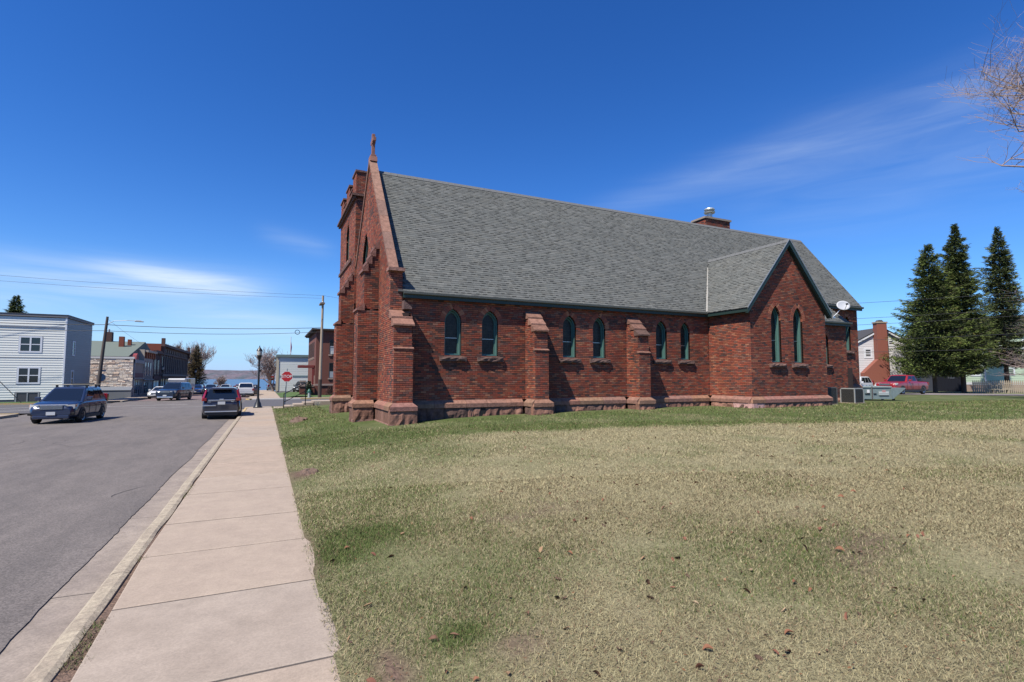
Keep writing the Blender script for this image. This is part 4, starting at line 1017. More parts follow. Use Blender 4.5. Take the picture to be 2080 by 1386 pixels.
# ================================================================== vehicles
def paint(name, c, metal=.3): return mat(name, c, .28, metal=metal, coat=.8, spec=.5)
M_cg = mat('car_glass', (.012, .016, .022), .04, spec=.9); M_head = mat('headlight_lens', (.50, .49, .44), .12, spec=.8, coat=1); M_tail = mat('tail_light', (.28, .008, .010), .15, coat=1)
M_amber = mat('amber_lens', (.7, .25, .05), .2, coat=1); M_plastic = mat('black_plastic', (.03, .03, .032), .6); M_plate = mat('number_plate', (.66, .68, .70), .4); M_silver = mat('silver_trim', (.55, .56, .58), .3, metal=.8)
M_rim = mat('wheel_rim', (.42, .43, .45), .3, metal=.9)
def wheel(t, x, y, r, w=.22):
    s = 1 if x > 0 else -1
    def ax(prof, m, nm, p):
        V = []; F = []; seg = 24
        for rr, xx in prof:
            for k in range(seg): a = 2 * math.pi * k / seg; V.append((x + s * xx, y + rr * math.cos(a), r + rr * math.sin(a)))
        for i in range(len(prof) - 1):
            for k in range(seg): F.append((i * seg + k, i * seg + (k + 1) % seg, (i + 1) * seg + (k + 1) % seg, (i + 1) * seg + k))
        F += [tuple(range(seg)), tuple(range((len(prof) - 1) * seg, len(prof) * seg))]
        return link(nm, lin_mesh(nm, V, F, m, smooth=True, sharp=40), p, world=False)
    wo = ax([(r * .6, -w), (r * .93, -w), (r, -w + .03), (r, -.03), (r * .94, 0), (r * .66, .005), (r * .62, -.02)], M_rub, 'wheel', t)
    ax([(r * .64, -.03), (r * .63, .004), (r * .56, -.012), (r * .2, -.02)], M_rim, 'rim', wo)
    for k in range(5):
        a = k * 2 * math.pi / 5 + .3; m_ = MB(); m_.add([(x + s * xx, y + rr * math.cos(a + da), r + rr * math.sin(a + da)) for xx in (-.03, .0) for rr, da in ((r * .28, .22), (r * .54, .17), (r * .54, .46), (r * .28, .75))], [(4, 5, 6, 7), (0, 1, 5, 4), (1, 2, 6, 5), (2, 3, 7, 6), (3, 0, 4, 7)])
        m_.build('rim_gap', M_dark, wo, world=False)
def car(name, label, cat, loc, rz, P, pm, group=None):
    """P: profile numbers in metres; +y is the front"""
    t = thing(name, label, cat, loc, rz, group)
    L, Wd, H = P['L'], P['W'] / 2, P['H']; gc = P.get('gc', .22); hz, bz, nz_ = P['hood'], P['belt'], P['nose']; yf, yr = L / 2, -L / 2
    ws, rf, rr, rb = P['ws'], P['rf'], P['rr'], P['rb']      # windscreen foot, roof front, roof rear, rear glass foot (y)
    wf, wr, r = P['wf'], P['wr'], P['r']
    st = []      # (y, half width, bottom, top)
    tail = P.get('tail', bz)
    st += [(yr, Wd * .86, gc + .16, tail - .22), (yr + .05, Wd * .93, gc + .06, tail - .06), (yr + .22, Wd * .98, gc + .02, tail), (rb + .25 if rb > yr + .3 else yr + .5, Wd, gc, bz)]
    st += [(0, Wd, gc, bz), (ws, Wd * .995, gc, (bz + hz) / 2 + .03), (ws + (yf - ws) * .45, Wd * .985, gc, hz), (yf - .28, Wd * .95, gc + .03, hz - .07), (yf - .09, Wd * .90, gc + .08, nz_), (yf, Wd * .78, gc + .16, nz_ - .14)]
    V = []; F = []; np_ = 9
    for (y, w, zb, zt) in st:
        half = [(0, zb), (w * .82, zb), (w * .97, zb + .09), (w, zb + (zt - zb) * .42), (w * .985, zt - .14), (w * .93, zt - .03), (w * .80, zt + .01), (w * .4, zt + .03), (0, zt + .035)]
        V += [(x, y, z) for x, z in half] + [(-x, y, z) for x, z in half[1:-1][::-1]]
    m = 2 * np_ - 2
    for i in range(len(st) - 1):
        for k in range(m): F.append((i * m + k, i * m + (k + 1) % m, (i + 1) * m + (k + 1) % m, (i + 1) * m + k))
    F += [tuple(range(m)), tuple(range((len(st) - 1) * m, len(st) * m))[::-1]]
    if P.get('pickup'): pass
    body = link('body', lin_mesh('body', V, F, pm, smooth=True, sharp=38), t, world=False)
    ss = body.modifiers.new('s', 'SUBSURF'); ss.levels = ss.render_levels = 2
    # cabin
    tw = P.get('tw', .76); z0 = bz - .06
    B = [(-Wd * .93, ws), (Wd * .93, ws), (Wd * .93, rb), (-Wd * .93, rb)]; T = [(-Wd * tw, rf), (Wd * tw, rf), (Wd * tw, rr), (-Wd * tw, rr)]
    mid = [((b[0] * .45 + q[0] * .55) * 1.015, (b[1] * .45 + q[1] * .55)) for b, q in zip(B, T)]
    V = [(x, y, z0) for x, y in B] + [(x, y, z0 + (H - .05 - z0) * .55) for x, y in mid] + [(x, y, H - .055) for x, y in T] + [(x * .80, y * .93 + (rf + rr) / 2 * .07, H) for x, y in T]
    F = [(0, 1, 5, 4), (1, 2, 6, 5), (2, 3, 7, 6), (3, 0, 4, 7), (4, 5, 9, 8), (5, 6, 10, 9), (6, 7, 11, 10), (7, 4, 8, 11), (8, 9, 13, 12), (9, 10, 14, 13), (10, 11, 15, 14), (11, 8, 12, 15), (12, 13, 14, 15)]
    cab = link('cabin', lin_mesh('cabin', V, F, pm, smooth=True, sharp=30), t, world=False); bv = cab.modifiers.new('b', 'BEVEL'); bv.width = .045; bv.segments = 3; bv.limit_method = 'ANGLE'; bv.angle_limit = rad(25)
    V = [V3(v) for v in V]
    def face(i0, i1, a, b, c, d, nm, off=.012, parent=t, mm=M_cg):
        """glass patch on the cabin face between bottom edge i0-i1 and the roof edge; a..b along, c..d up"""
        bl, br, ml, mr, tl, tr_ = V[i0], V[i1], V[i0 + 4], V[i1 + 4], V[i0 + 8], V[i1 + 8]
        def pt_(u, v):
            lo = bl.lerp(br, u); mi = ml.lerp(mr, u); hi = tl.lerp(tr_, u)
            return lo.lerp(mi, v / .55) if v < .55 else mi.lerp(hi, (v - .55) / .45)
        n = (br - bl).cross(tl - bl).normalized(); c0 = (V[0] + V[2]) / 2
        if n.dot((bl + br) / 2 - V3((0, (ws + rb) / 2, z0))) < 0: n = -n
        Q = []; Fq = []
        for v in (c, .55, d):
            for u in (a, (a + b) / 2, b):
                uu = u
                Q.append(pt_(uu, v) + n * off)
        for j in range(2):
            for k in range(2): Fq.append((j * 3 + k, j * 3 + k + 1, j * 3 + k + 4, j * 3 + k + 3))
        return link(nm, lin_mesh(nm, Q, Fq, mm, smooth=True), parent, world=False)
    face(0, 1, .07, .93, .10, .94, 'windscreen', mm=P.get('wsm', M_cg)); face(2, 3, .06, .94, .12, .93, 'rear_window', off=.02)
    for i0, i1, fw in ((1, 2, 1), (0, 3, 1)):
        spl = P.get('side', [(.13, .42), (.45, .70), (.73, .93)])
        for a, b in spl: face(i0, i1, a, b, .17, .90, 'side_window')
    # wheels with dark arches
    for sx in (-1, 1):
        for yy in (wf, wr):
            V2 = []; seg = 20; ra = r * 1.16
            for xx in (Wd * .90, Wd + .004):
                for k in range(seg): a = math.pi * 2 * k / seg; V2.append((sx * xx, yy + ra * math.cos(a), max(gc * .9, r + ra * math.sin(a))))
            link('wheel_arch', lin_mesh('wheel_arch', V2, [(k, (k + 1) % seg, seg + (k + 1) % seg, seg + k) for k in range(seg)] + [tuple(range(seg, 2 * seg))], M_plastic), t, world=False)
            wheel(t, sx * (Wd + .012), yy, r)
    zl = P.get('lampz', (nz_ - .16, nz_ + .02))
    for sx in (-1, 1):
        m_ = MB(); x0, x1 = Wd * .50, Wd * .90; m_.add([(sx * x0, yf - .015, zl[0]), (sx * x1, yf - .13, zl[0] + .01), (sx * Wd * .965, yf - .36, zl[0] + .10), (sx * Wd * .955, yf - .40, zl[1] + .05), (sx * x1, yf - .17, zl[1] + .02), (sx * x0, yf - .07, zl[1])], [(0, 1, 4, 5), (1, 2, 3, 4)])
        ho = m_.build('headlight', M_head, t, world=False); so = ho.modifiers.new('s', 'SOLIDIFY'); so.thickness = .035; so.offset = 0
        tz = P.get('tz', (.75, 1.05)); m_ = MB(); m_.box(min(sx * Wd * .74, sx * Wd * .965), max(sx * Wd * .74, sx * Wd * .965), yr - .015, yr + .20, tz[0], tz[1]); m_.build('tail_light', M_tail, t, world=False, bevel=.02)
        mz = bz + .10; m_ = MB(); m_.box(sx * Wd + (-.02 if sx > 0 else -.20), sx * Wd + (.20 if sx > 0 else .02), ws - .42, ws - .30, mz - .09, mz + .09); m_.build('wing_mirror', pm if not P.get('blackmirror') else M_plastic, t, world=False, bevel=.03)
        m_ = MB()
        for yy in P.get('doors', (.55, -.35, -1.15)):
            m_.box(min(sx * Wd * .995, sx * (Wd + .004)), max(sx * Wd * .995, sx * (Wd + .004)), yy - .008, yy + .008, gc + .1, bz - .16)
        m_.build('door_seams', M_dark, t, world=False)['kind'] = 'stuff'
        for yy in P.get('handles', (-.2, -1.0)): MB().box(min(sx * Wd * .99, sx * (Wd + .03)), max(sx * Wd * .99, sx * (Wd + .03)), yy - .09, yy + .09, bz - .20, bz - .16).build('door_handle', pm, t, world=False)
        MB().box(min(sx * Wd * .97, sx * (Wd + .012)), max(sx * Wd * .97, sx * (Wd + .012)), wr + r * 1.2, wf - r * 1.2, gc - .02, gc + .14).build('sill_trim', M_plastic, t, world=False)
    gr = MB(); gr.box(-Wd * .46, Wd * .46, yf - .05, yf + .012, zl[0] - .02, zl[1] - .02); gro = gr.build('grille', M_dark, t, world=False)
    for k in range(4): z = zl[0] + .005 + k * (zl[1] - zl[0] - .04) / 3; MB().box(-Wd * .46, Wd * .46, yf - .02, yf + .022, z, z + .018).build('grille_bar', M_silver, gro, world=False)
    MB().box(-Wd * .74, Wd * .74, yf - .14, yf + .012, gc + .03, gc + .20).build('front_bumper', P.get('bump', M_plastic), t, world=False, bevel=.04)
    MB().box(-.17, .17, yf + .03, yf + .042, gc + .21, gc + .36).build('number_plate', M_plate, t, world=False)
    MB().box(-Wd * .86, Wd * .86, yr - .05, yr + .1, gc + .02, gc + .24).build('rear_bumper', P.get('bump', M_plastic), t, world=False, bevel=.04)
    MB().box(-.17, .17, yr - .07, yr - .055, P.get('rpz', .78), P.get('rpz', .78) + .15).build('number_plate', M_plate, t, world=False)
    MB().box(-Wd * .85, Wd * .85, wr + .3, wf - .3, gc - .05, gc + .03).build('underbody', M_dark, t, world=False)
    return t
gr0 = lambda x, y: float(zroad(np.array(float(x)), np.array(float(y))))
SUV = dict(L=4.65, W=1.84, H=1.69, hood=1.00, belt=1.04, nose=.86, ws=1.28, rf=.30, rr=-1.72, rb=-2.20, tw=.71, wf=1.42, wr=-1.32, r=.345, tail=1.02, tz=(.85, 1.3))
suv = car('blue_suv', 'dark blue SUV with roof bars driving towards the viewer on the near left', 'car', (-8.8, 33.3, gr0(-8.8, 33.3)), rad(177), dict(SUV, bump=paint('blue_paint', (.028, .045, .10))), paint('blue_paint', (.028, .045, .10)))
for y in (.05, -1.25):
    MB().tube([(-.82, y, 1.80), (.82, y, 1.80)], .022, 6).build('roof_bar', M_black, suv, world=False)
    for x in (-.6, .6): MB().box(x - .04, x + .04, y - .05, y + .05, 1.62, 1.80).build('bar_foot', M_black, suv, world=False)
MB().tube([(-.80, -.3, 1.85), (.1, -.3, 1.84)], .03, 8).build('ski_clamp', M_black, suv, world=False)
for s in (-1, 1):
    MB().box(s * .78 - .09, s * .78 + .09, 2.26, 2.30, .42, .54).build('fog_lamp', M_dark, suv, world=False, bevel=.02)
    MB().box(min(s * .80, s * .88), max(s * .80, s * .88), 2.0, 2.12, .78, .90).build('indicator', M_amber, suv, world=False, bevel=.01)
MB().box(-.66, .66, 2.22, 2.325, .27, .47).build('lower_intake', M_plastic, suv, world=False, bevel=.03)
MB().box(-.62, .62, 2.28, 2.335, .88, .915).build('grille_surround', M_silver, suv, world=False, bevel=.01)
CRV = dict(L=4.55, W=1.82, H=1.66, hood=1.02, belt=1.06, nose=.88, ws=1.15, rf=.45, rr=-1.75, rb=-2.16, wf=1.4, wr=-1.25, r=.345, tail=1.0, tz=(.98, 1.14), rpz=.80, tw=.72)
pcr = paint('dark_grey_paint', (.045, .045, .06))
crv = car('grey_suv', 'dark grey SUV seen from behind, parked at the kerb by the sidewalk', 'car', (-2.12, 33.6, gr0(-2.12, 33.6)), rad(1.5), CRV, pcr)
for s in (-1, 1):
    m_ = MB(); m_.add([(s * .66, -2.30, 1.0), (s * .90, -2.14, .98), (s * .89, -2.04, 1.12), (s * .76, -1.84, 1.52), (s * .69, -1.90, 1.54), (s * .79, -2.16, 1.12)], [(0, 1, 2, 5), (5, 2, 3, 4)])
    o = m_.build('tail_light', M_tail, crv, world=False); so = o.modifiers.new('s', 'SOLIDIFY'); so.thickness = .05; so.offset = 0
MB().box(-.62, .62, -2.30, -2.255, 1.00, 1.05).build('chrome_strip', M_chrome, crv, world=False, bevel=.01)
MB().box(-.10, .10, -2.315, -2.29, 1.03, 1.10).build('badge', M_chrome, crv, world=False, bevel=.02)
MB().box(-.74, .74, -2.36, -2.30, .40, .46).build('skid_trim', M_silver, crv, world=False, bevel=.015)
MB().box(-.86, -.25, -2.31, -2.27, .72, .78).build('chrome_strip', M_chrome, crv, world=False, bevel=.01)
MB().box(-.45, .45, -2.02, -1.80, 1.60, 1.63).build('rear_spoiler', pcr, crv, world=False, bevel=.01)
for x, w in ((-.56, .16), (.50, .12)): MB().box(x - w / 2, x + w / 2, -2.325, -2.30, .93, .955).build('lettering_badge', M_chrome, crv, world=False)
TRUCK = dict(L=5.7, W=2.0, H=1.86, hood=1.20, belt=1.24, nose=1.08, ws=1.05, rf=.45, rr=-.75, rb=-.95, wf=1.75, wr=-1.75, r=.40, gc=.30, tail=1.22, tz=(.85, 1.15), side=[(.1, .5), (.54, .92)], lampz=(.88, 1.06), doors=(1.0, .05, -.95), handles=(.15,), rpz=.6)
suv2 = car('dark_suv', 'large dark blue SUV with chrome bumper heading towards the intersection', 'car', (-8.85, 66.8, gr0(-8.85, 66.8)), rad(180 - 12), dict(SUV, L=5.2, W=2.0, H=1.9, hood=1.2, belt=1.24, nose=1.06, r=.40, wf=1.6, wr=-1.55, rr=-2.1, rb=-2.4, tail=1.2, bump=M_chrome, gc=.28, lampz=(.84, 1.04)), paint('navy_paint', (.02, .035, .07)))
wc = car('white_sedan', 'white sedan parked at the far left kerb behind the dark SUV', 'car', (-11.3, 75.2, gr0(-11.3, 75)), rad(180 - 8), dict(SUV, L=4.6, W=1.8, H=1.45, hood=.92, belt=.95, nose=.74, rf=.3, rr=-1.1, rb=-1.75, tail=.98, r=.32, tz=(.7, .85)), paint('white_car_paint', (.72, .73, .74), 0))
# white camper truck with an overhanging nose
vt = thing('white_van', 'white box camper van with a high overhanging front, parked behind the dark SUV', 'van', (-10.9, 88, gr0(-10.9, 88)), rad(180 - 6))
wp = MATS['white_car_paint']
MB().prism([(-3.2, .5), (1.6, .5), (1.6, 1.8), (2.6, 2.0), (2.7, 2.35), (2.5, 2.5), (-3.2, 2.5)], 0, -1.02, 1.02).build('box_body', wp, vt, world=False, bevel=.05)
MB().prism([(1.6, .45), (3.3, .45), (3.35, 1.0), (2.55, 1.2), (2.05, 1.95), (1.6, 1.95)], 0, -1.0, 1.0).build('cab', wp, vt, world=False, bevel=.06)
m_ = MB(); m_.quad((-.9, 2.58, 1.22), (.9, 2.58, 1.22), (.8, 2.1, 1.9), (-.8, 2.1, 1.9)); o = m_.build('windscreen', M_cg, vt, world=False); o.location.y = .03
MB().box(-.6, .6, 3.3, 3.37, .6, .95).build('grille', M_dark, vt, world=False); MB().box(1.15, 1.17, .3, 1.1, 1.9, 2.4).build('side_window', M_cg, vt, world=False); MB().box(-1.17, -1.15, .3, 1.1, 1.9, 2.4).build('side_window', M_cg, vt, world=False)
for x in (-1.03, 1.03):
    for y in (2.5, -2.0): wheel(vt, x, y, .38)
wt = car('white_pickup', 'white pickup truck seen from behind at the end of the street', 'pickup truck', (-2.35, 78.4, gr0(-2.35, 78.4)), rad(1), TRUCK, MATS['white_car_paint'])
MB().box(-.88, .88, -2.86, -2.83, .75, 1.18).build('tailgate', MATS['white_car_paint'], wt, world=False, bevel=.01)
dk = car('brown_car', 'dark brown car parked just right of the white pickup', 'car', (-1.3 - .45, 86.5, gr0(-1.8, 86)), rad(1), dict(SUV, H=1.6), paint('brown_paint', (.07, .045, .04)))
far = [(-9.9, 97, 'blue', (.02, .06, .22), 'blue car parked beyond the white van'), (-8.5, 104, 'dark', (.03, .04, .06), 'dark car far down the street left of centre'), (-6.8, 112, 'silver', (.5, .5, .52), 'silver car roof showing above the grey SUV'),
       (-4.6, 116, 'red', (.35, .03, .03), 'small red car far down the street'), (-3.9, 101, 'black', (.02, .022, .025), 'black car left of the white pickup far down the street'), (1.2, 126, 'gray', (.16, .17, .18), 'grey car beyond the lamp post at the street end'),
       (3.2, 132, 'black', (.02, .022, .025), 'dark car furthest right at the street end'), (-10.5, 108, 'navy', (.02, .035, .09), 'navy car behind the blue one at the left kerb')]
for x, y, nm, c, lab in far:
    zz = gz(0, y) - (.12 if x < -1.7 else 0)
    car(nm + '_car', lab, 'car', (x, y, zz), rad(2 if x > -6 else 180), dict(SUV, H=1.55), paint(nm + '_far_paint', c), None)
ps = car('parked_suv', 'dark SUV parked on the verge before the white building', 'car', (5.6, 96.5, gz(0, 96.5) + .15), rad(160), dict(SUV, H=1.8), paint('slate_paint', (.03, .04, .06)))
rp = car('red_pickup', 'dark red pickup truck parked behind the dumpster', 'pickup truck', (56.1, 30.0, gz(56, 30) + .02), math.atan2(-( -RT.x * .90 - FW.x * .44), (-RT.y * .90 - FW.y * .44)), TRUCK, paint('red_paint', (.34, .018, .016), 0))
MB().box(-.85, .85, -2.8, -1.0, 1.235, 1.27).build('bed_cover', M_plastic, rp, world=False)
wv2 = car('white_car', 'white car mostly hidden behind the right corner of the church', 'car', (57.9, 35.5, gz(58, 35)), rad(100), dict(SUV, H=1.75), MATS['white_car_paint'])

# ================================================================== street furniture
def pole_thing(name, label, cat, x, y, z, top, r0, r1, m, lean=(0, 0), group=None):
    t = thing(name, label, cat, (x, y, z), 0, group)
    MB().tube([(0, 0, -.2), (lean[0] * .5, lean[1] * .5, (top - z) * .5), (lean[0], lean[1], top - z)], [r0, (r0 + r1) / 2, r1], 12).build('shaft', m, t, world=False, smooth=True); return t
M_galv = mat('galvanised', (.34, .36, .38), .5, metal=.4); M_wood = mat('weathered_pole_wood', (.42, .33, .24), .9, var=.25, scale=3, stretch=(3, 3, .3)); M_wood2 = mat('dark_pole_wood', (.10, .08, .07), .9, var=.3, scale=3, stretch=(3, 3, .3))
pr_ = pole_thing('utility_pole', 'tall pale wooden utility pole in front of the brick office building', 'utility pole', 5.75, 65.0, gz(5.7, 65), 11.4, .19, .12, M_wood, (.1, 0))
MB().box(-.25, .25, -1.0, .95, 10.9, 11.06).build('crossarm', mat('crossarm_wood', (.24, .19, .15), .9), pr_, world=False)
for yy in (-.85, .8): MB().lathe([(.05, 11.06), (.08, 11.14), (.03, 11.22)], 0, yy, 8).build('insulator', M_lgrey, pr_, world=False)
MB().tube([(0, 0, -.05), (0, 0, 2.1)], .205, 12).build('pole_guard', mat('pole_creosote', (.07, .05, .04), .9), pr_, world=False)
lo = MB(); 
for k in range(24): a = k * 2 * math.pi / 24; b2 = (k + 1) * 2 * math.pi / 24; lo.tube([(-2.6 + .25 * math.cos(a), 0, 7.55 + .25 * math.sin(a)), (-2.6 + .25 * math.cos(b2), 0, 7.55 + .25 * math.sin(b2))], .035, 5, cap=False)
lo.build('cable_coil', M_black, pr_, world=False)
pl = pole_thing('utility_pole', 'dark leaning wooden utility pole with a street light arm by the white sided building', 'utility pole', -14.9, 63.5, gz(0, 63), 7.75, .20, .11, M_wood2, (.55, 0))
MB().tube([(.5, 0, 7.5), (1.1, -.1, 7.9), (2.2, -.15, 8.0), (2.9, -.15, 7.98)], .03, 6).build('lamp_arm', M_galv, pl, world=False)
MB().prism([(2.8, 7.9), (2.9, 8.05), (3.3, 8.05), (3.6, 7.95), (3.5, 7.88)], 1, -.3, 0).build('lamp_head', M_lgrey, pl, world=False, bevel=.03)
# lamp post (and two like it far down the street)
def lamp(label, x, y, z, group):
    t = thing('street_lamp', label, 'street lamp', (x, y, z), 0, group)
    MB().lathe([(.30, 0), (.30, .04), (.24, .10), (.20, .32), (.13, .42), (.11, .60), (.085, .66)], 0, 0, 20).build('base', M_black, t, world=False, smooth=True)
    MB().lathe([(.075, .6), (.06, 3.3), (.055, 3.38), (.09, 3.42), (.06, 3.46)], 0, 0, 14).build('post', M_black, t, world=False, smooth=True)
    MB().lathe([(.08, 3.42), (.14, 3.56), (.165, 3.72), (.12, 3.75)], 0, 0, 16).build('lantern_cup', M_black, t, world=False, smooth=True)
    MB().lathe([(.15, 3.73), (.19, 3.98), (.17, 4.06)], 0, 0, 16).build('globe', mat('frosted_globe', (.55, .53, .48), .25), t, world=False, smooth=True)
    MB().lathe([(.21, 4.05), (.17, 4.14), (.07, 4.26), (.03, 4.34), (.035, 4.38), (.0, 4.45)], 0, 0, 16).build('cap', M_black, t, world=False, smooth=True)
    MB().box(.05, .16, -.05, .05, 2.55, 2.70).build('junction_box', M_black, t, world=False); return t
la = lamp('black lamp post with lantern head standing at the street corner by the sidewalk end', -.46, 41.6, gz(0, 41.6), 'black lantern lamp posts along the street')
clone(la, (-12.4 + 0, 118, gz(0, 118)), 0, 'small distant black lamp post right of the left-hand evergreens')
clone(la, (-14.0, 93, gz(0, 93)), 0, 'black lamp post before the ornate brick commercial block')
# stop sign
def octo(r): return [(r * math.cos(math.pi / 8 + k * math.pi / 4), r * math.sin(math.pi / 8 + k * math.pi / 4)) for k in range(8)]
def text(s, size, m, parent, fr, u, v, n, bold=.0):
    cu = bpy.data.curves.new('lettering', 'FONT'); cu.body = s; cu.size = size; cu.align_x = 'CENTER'; cu.align_y = 'CENTER'; cu.extrude = .002; cu.offset = bold
    tmp = bpy.data.objects.new('lettering', cu); COL.objects.link(tmp)
    dg = bpy.context.evaluated_depsgraph_get(); me = bpy.data.meshes.new_from_object(tmp.evaluated_get(dg)); bpy.data.objects.remove(tmp)
    O, U, Vv, Nn = fr; M4 = Matrix.Translation(O + U * u + Vv * v + Nn * n) @ Matrix((U, Vv, Nn)).transposed().to_4x4()
    me.transform(M4); me.materials.clear(); me.materials.append(m); me.name = 'lettering'
    return link('lettering', me, parent)
M_sred = mat('sign_red', (.50, .018, .025), .45); M_swhite = mat('sign_white', (.85, .85, .85), .45); 
ss_ = thing('stop_sign', 'red octagonal STOP sign on a grey post at the corner', 'stop sign', (1.38, 42.4, gz(1.38, 42.4)))
ang = rad(-3); Uf = V3((math.cos(ang), math.sin(ang), 0)); Nf = V3((math.sin(ang), -math.cos(ang), 0)); fS = (V3((1.42, 42.4, 1.83)), Uf, Z_, Nf)
MB().tube([(1.32, 42.44, gz(1.38, 42.4) - .1), (1.43, 42.45, 2.42)], .035, 8).build('post', M_galv, ss_)
MB().fprism(fS, octo(.415), .0, .006).build('sign_plate', M_swhite, ss_); MB().fprism(fS, octo(.390), .0065, .009).build('sign_face', M_sred, ss_)
text('STOP', .30, M_swhite, ss_, fS, 0, 0, .0115, .002)
bs = thing('stop_sign', 'back of an octagonal sign on a thin post against the pale stone wall', 'stop sign', (-17.1, 73.5, gz(0, 73)))
fB = (V3((-16.9, 73.5, 1.75)), X_, Z_, -Y_); MB().tube([(-17.1, 73.55, gz(0, 73)), (-16.85, 73.55, 2.9)], .04, 8).build('post', M_galv, bs); MB().fprism(fB, octo(.45), 0, .01).build('sign_plate', mat('sign_back', (.38, .43, .48), .5), bs)
MB().box(-17.25, -16.5, 73.52, 73.54, 2.45, 2.62).build('street_name_plate', MATS['sign_back'], bs); MB().box(-16.9, -16.88, 73.2, 73.9, 2.65, 2.82).build('street_name_plate', MATS['sign_back'], bs)
dn_ = thing('no_entry_sign', 'small red and white sign far down the street beside the lamp post', 'traffic sign', (1.0, 112, gz(0, 112))); MB().tube([(1.0, 112, gz(0, 112)), (1.0, 112, 2.6)], .05, 6).build('post', M_galv, dn_)
fD = FY(1.0, 111.9, 1.4); MB().fbox(fD, -.45, .45, -.25, .6, 0, .02).build('sign_plate', M_sred, dn_); MB().fbox(fD, -.34, .34, .1, .28, .02, .03).build('sign_bar', M_swhite, dn_)
# hydrant
hy = thing('fire_hydrant', 'green and white fire hydrant on the verge left of the utility pole', 'fire hydrant', (4.55, 64.4, gz(4.5, 64.4)))
MB().lathe([(.19, 0), (.19, .06), (.14, .08), (.14, .62)], 0, 0, 14).build('barrel', mat('hydrant_pale', (.42, .48, .44), .5), hy, world=False)
MB().lathe([(.19, .62), (.19, .68), (.17, .82), (.08, .95), (.05, .97), (.05, 1.03), (0, 1.04)], 0, 0, 14).build('bonnet', mat('hydrant_green', (.03, .15, .10), .5), hy, world=False)
for s in (-1, 1): MB().tube([(s * .1, 0, .55), (s * .26, 0, .55)], .07, 10).build('nozzle', MATS['hydrant_green'], hy, world=False)
# entrance steps with handrail, planter grass
st_ = thing('entrance_steps', 'pale concrete path edge and low steps behind the handrail', 'steps', (2.0, 38.5, gz(2, 38.5)))
for k in range(4): MB().box(.55 + k * .62, .55 + (k + 1) * .62 - .01, 38.9, 41.0, -.6, gz(0, 39) + .05 + .11 * k).build('step', M_conc, st_)
MB().box(3.05, 8.5, 39.0, 41.0, -.6, gz(0, 39) + .46).build('landing', M_conc, st_)
hr = thing('handrail', 'sloping black metal handrail beside the church entrance steps', 'handrail', (1.2, 38.2, gz(1.2, 38.2)))
g0, g1 = gz(1.15, 38), gz(2.55, 38); P0, P1 = (1.12, 37.9, g0), (2.50, 38.6, g0 + .16)
MB().tube([P0, (P0[0], P0[1], g0 + .98)], .03, 8).build('post', M_black, hr); MB().tube([P1, (P1[0], P1[1], g0 + 1.68)], .03, 8).build('post', M_black, hr)
MB().tube([(P0[0], P0[1], g0 + .96), (P1[0], P1[1], g0 + 1.68)], .028, 8).build('top_rail', M_black, hr); MB().tube([(P0[0], P0[1], g0 + .42), (P1[0], P1[1], g0 + 1.12)], .022, 8).build('mid_rail', M_black, hr)
for x, y, h in ((1.65, 38.4, .3), (3.2, 38.6, .5), (3.35, 38.4, .42), (5.2, 39.0, .5), (5.5, 39.1, .45)):
    tf = MB(); 
    for k in range(60):
        a = R.uniform(0, 6.28); l = h * R.uniform(.5, 1.1); w_ = R.uniform(.05, .22); b0 = V3((R.uniform(-.05, .05), R.uniform(-.05, .05), 0)); tp = b0 + V3((math.cos(a) * w_, math.sin(a) * w_, l)); sd1 = V3((-math.sin(a), math.cos(a), 0)) * .006
        tf.add([b0 - sd1, b0 + sd1, tp], [(0, 1, 2)])
    o = tf.build('dry_grass_clump', mat('dry_stalks', (.55, .52, .46), .9)); o.location = (x, y, gz(x, y)); WM[o] = Matrix.Translation(o.location)
    tag(o, {1.65: 'dead pale grass tuft growing at the foot of the black handrail', 3.2: 'taller of two dead grass tufts left of the church buttress', 3.35: 'lower dead grass tuft touching the taller one near the path',
            5.2: 'dead grass tuft nearest the far church buttress', 5.5: 'dead grass tuft partly hidden by the church plinth'}[x], 'grass clump', 'dead grass tufts by the church entrance')
# bare earth mound on the lawn edge
for (x, y, r0, h, lab) in ((1.35, 25.0, .55, .16, 'brown heap of earth on the grass edge halfway to the corner'), (.80, 11.1, .26, .05, 'patch of loose brown soil on the sidewalk edge in the foreground')):
    V = []; F = []; n = 30
    V.append((x, y, gz(x, y) + h))
    for q in range(1, 5):
        for k in range(n):
            a = 2 * math.pi * k / n; rr = r0 * q / 4 * (1 + .35 * noise.noise(V3((math.cos(a) * 1.5, math.sin(a) * 1.5, x + q)))) ; xx = x + rr * math.cos(a) * .75; yy_ = y + rr * math.sin(a) * 1.7
            V.append((xx, yy_, gz(xx, yy_) + h * (1 - q / 4) ** .8 * (1 + 1.1 * noise.noise(V3((xx * 9, yy_ * 5, 0)))) + .03 * noise.noise(V3((xx * 22, yy_ * 12, 1))) + .015 * (q < 4) - .01 * (q == 4)))
    for k in range(n): F.append((0, 1 + k, 1 + (k + 1) % n))
    for q in range(3):
        for k in range(n): F.append((1 + q * n + k, 1 + (q + 1) * n + k, 1 + (q + 1) * n + (k + 1) % n, 1 + q * n + (k + 1) % n))
    tag(link('soil_mound', lin_mesh('soil_mound', V, F, M_soil)), lab, 'soil mound')

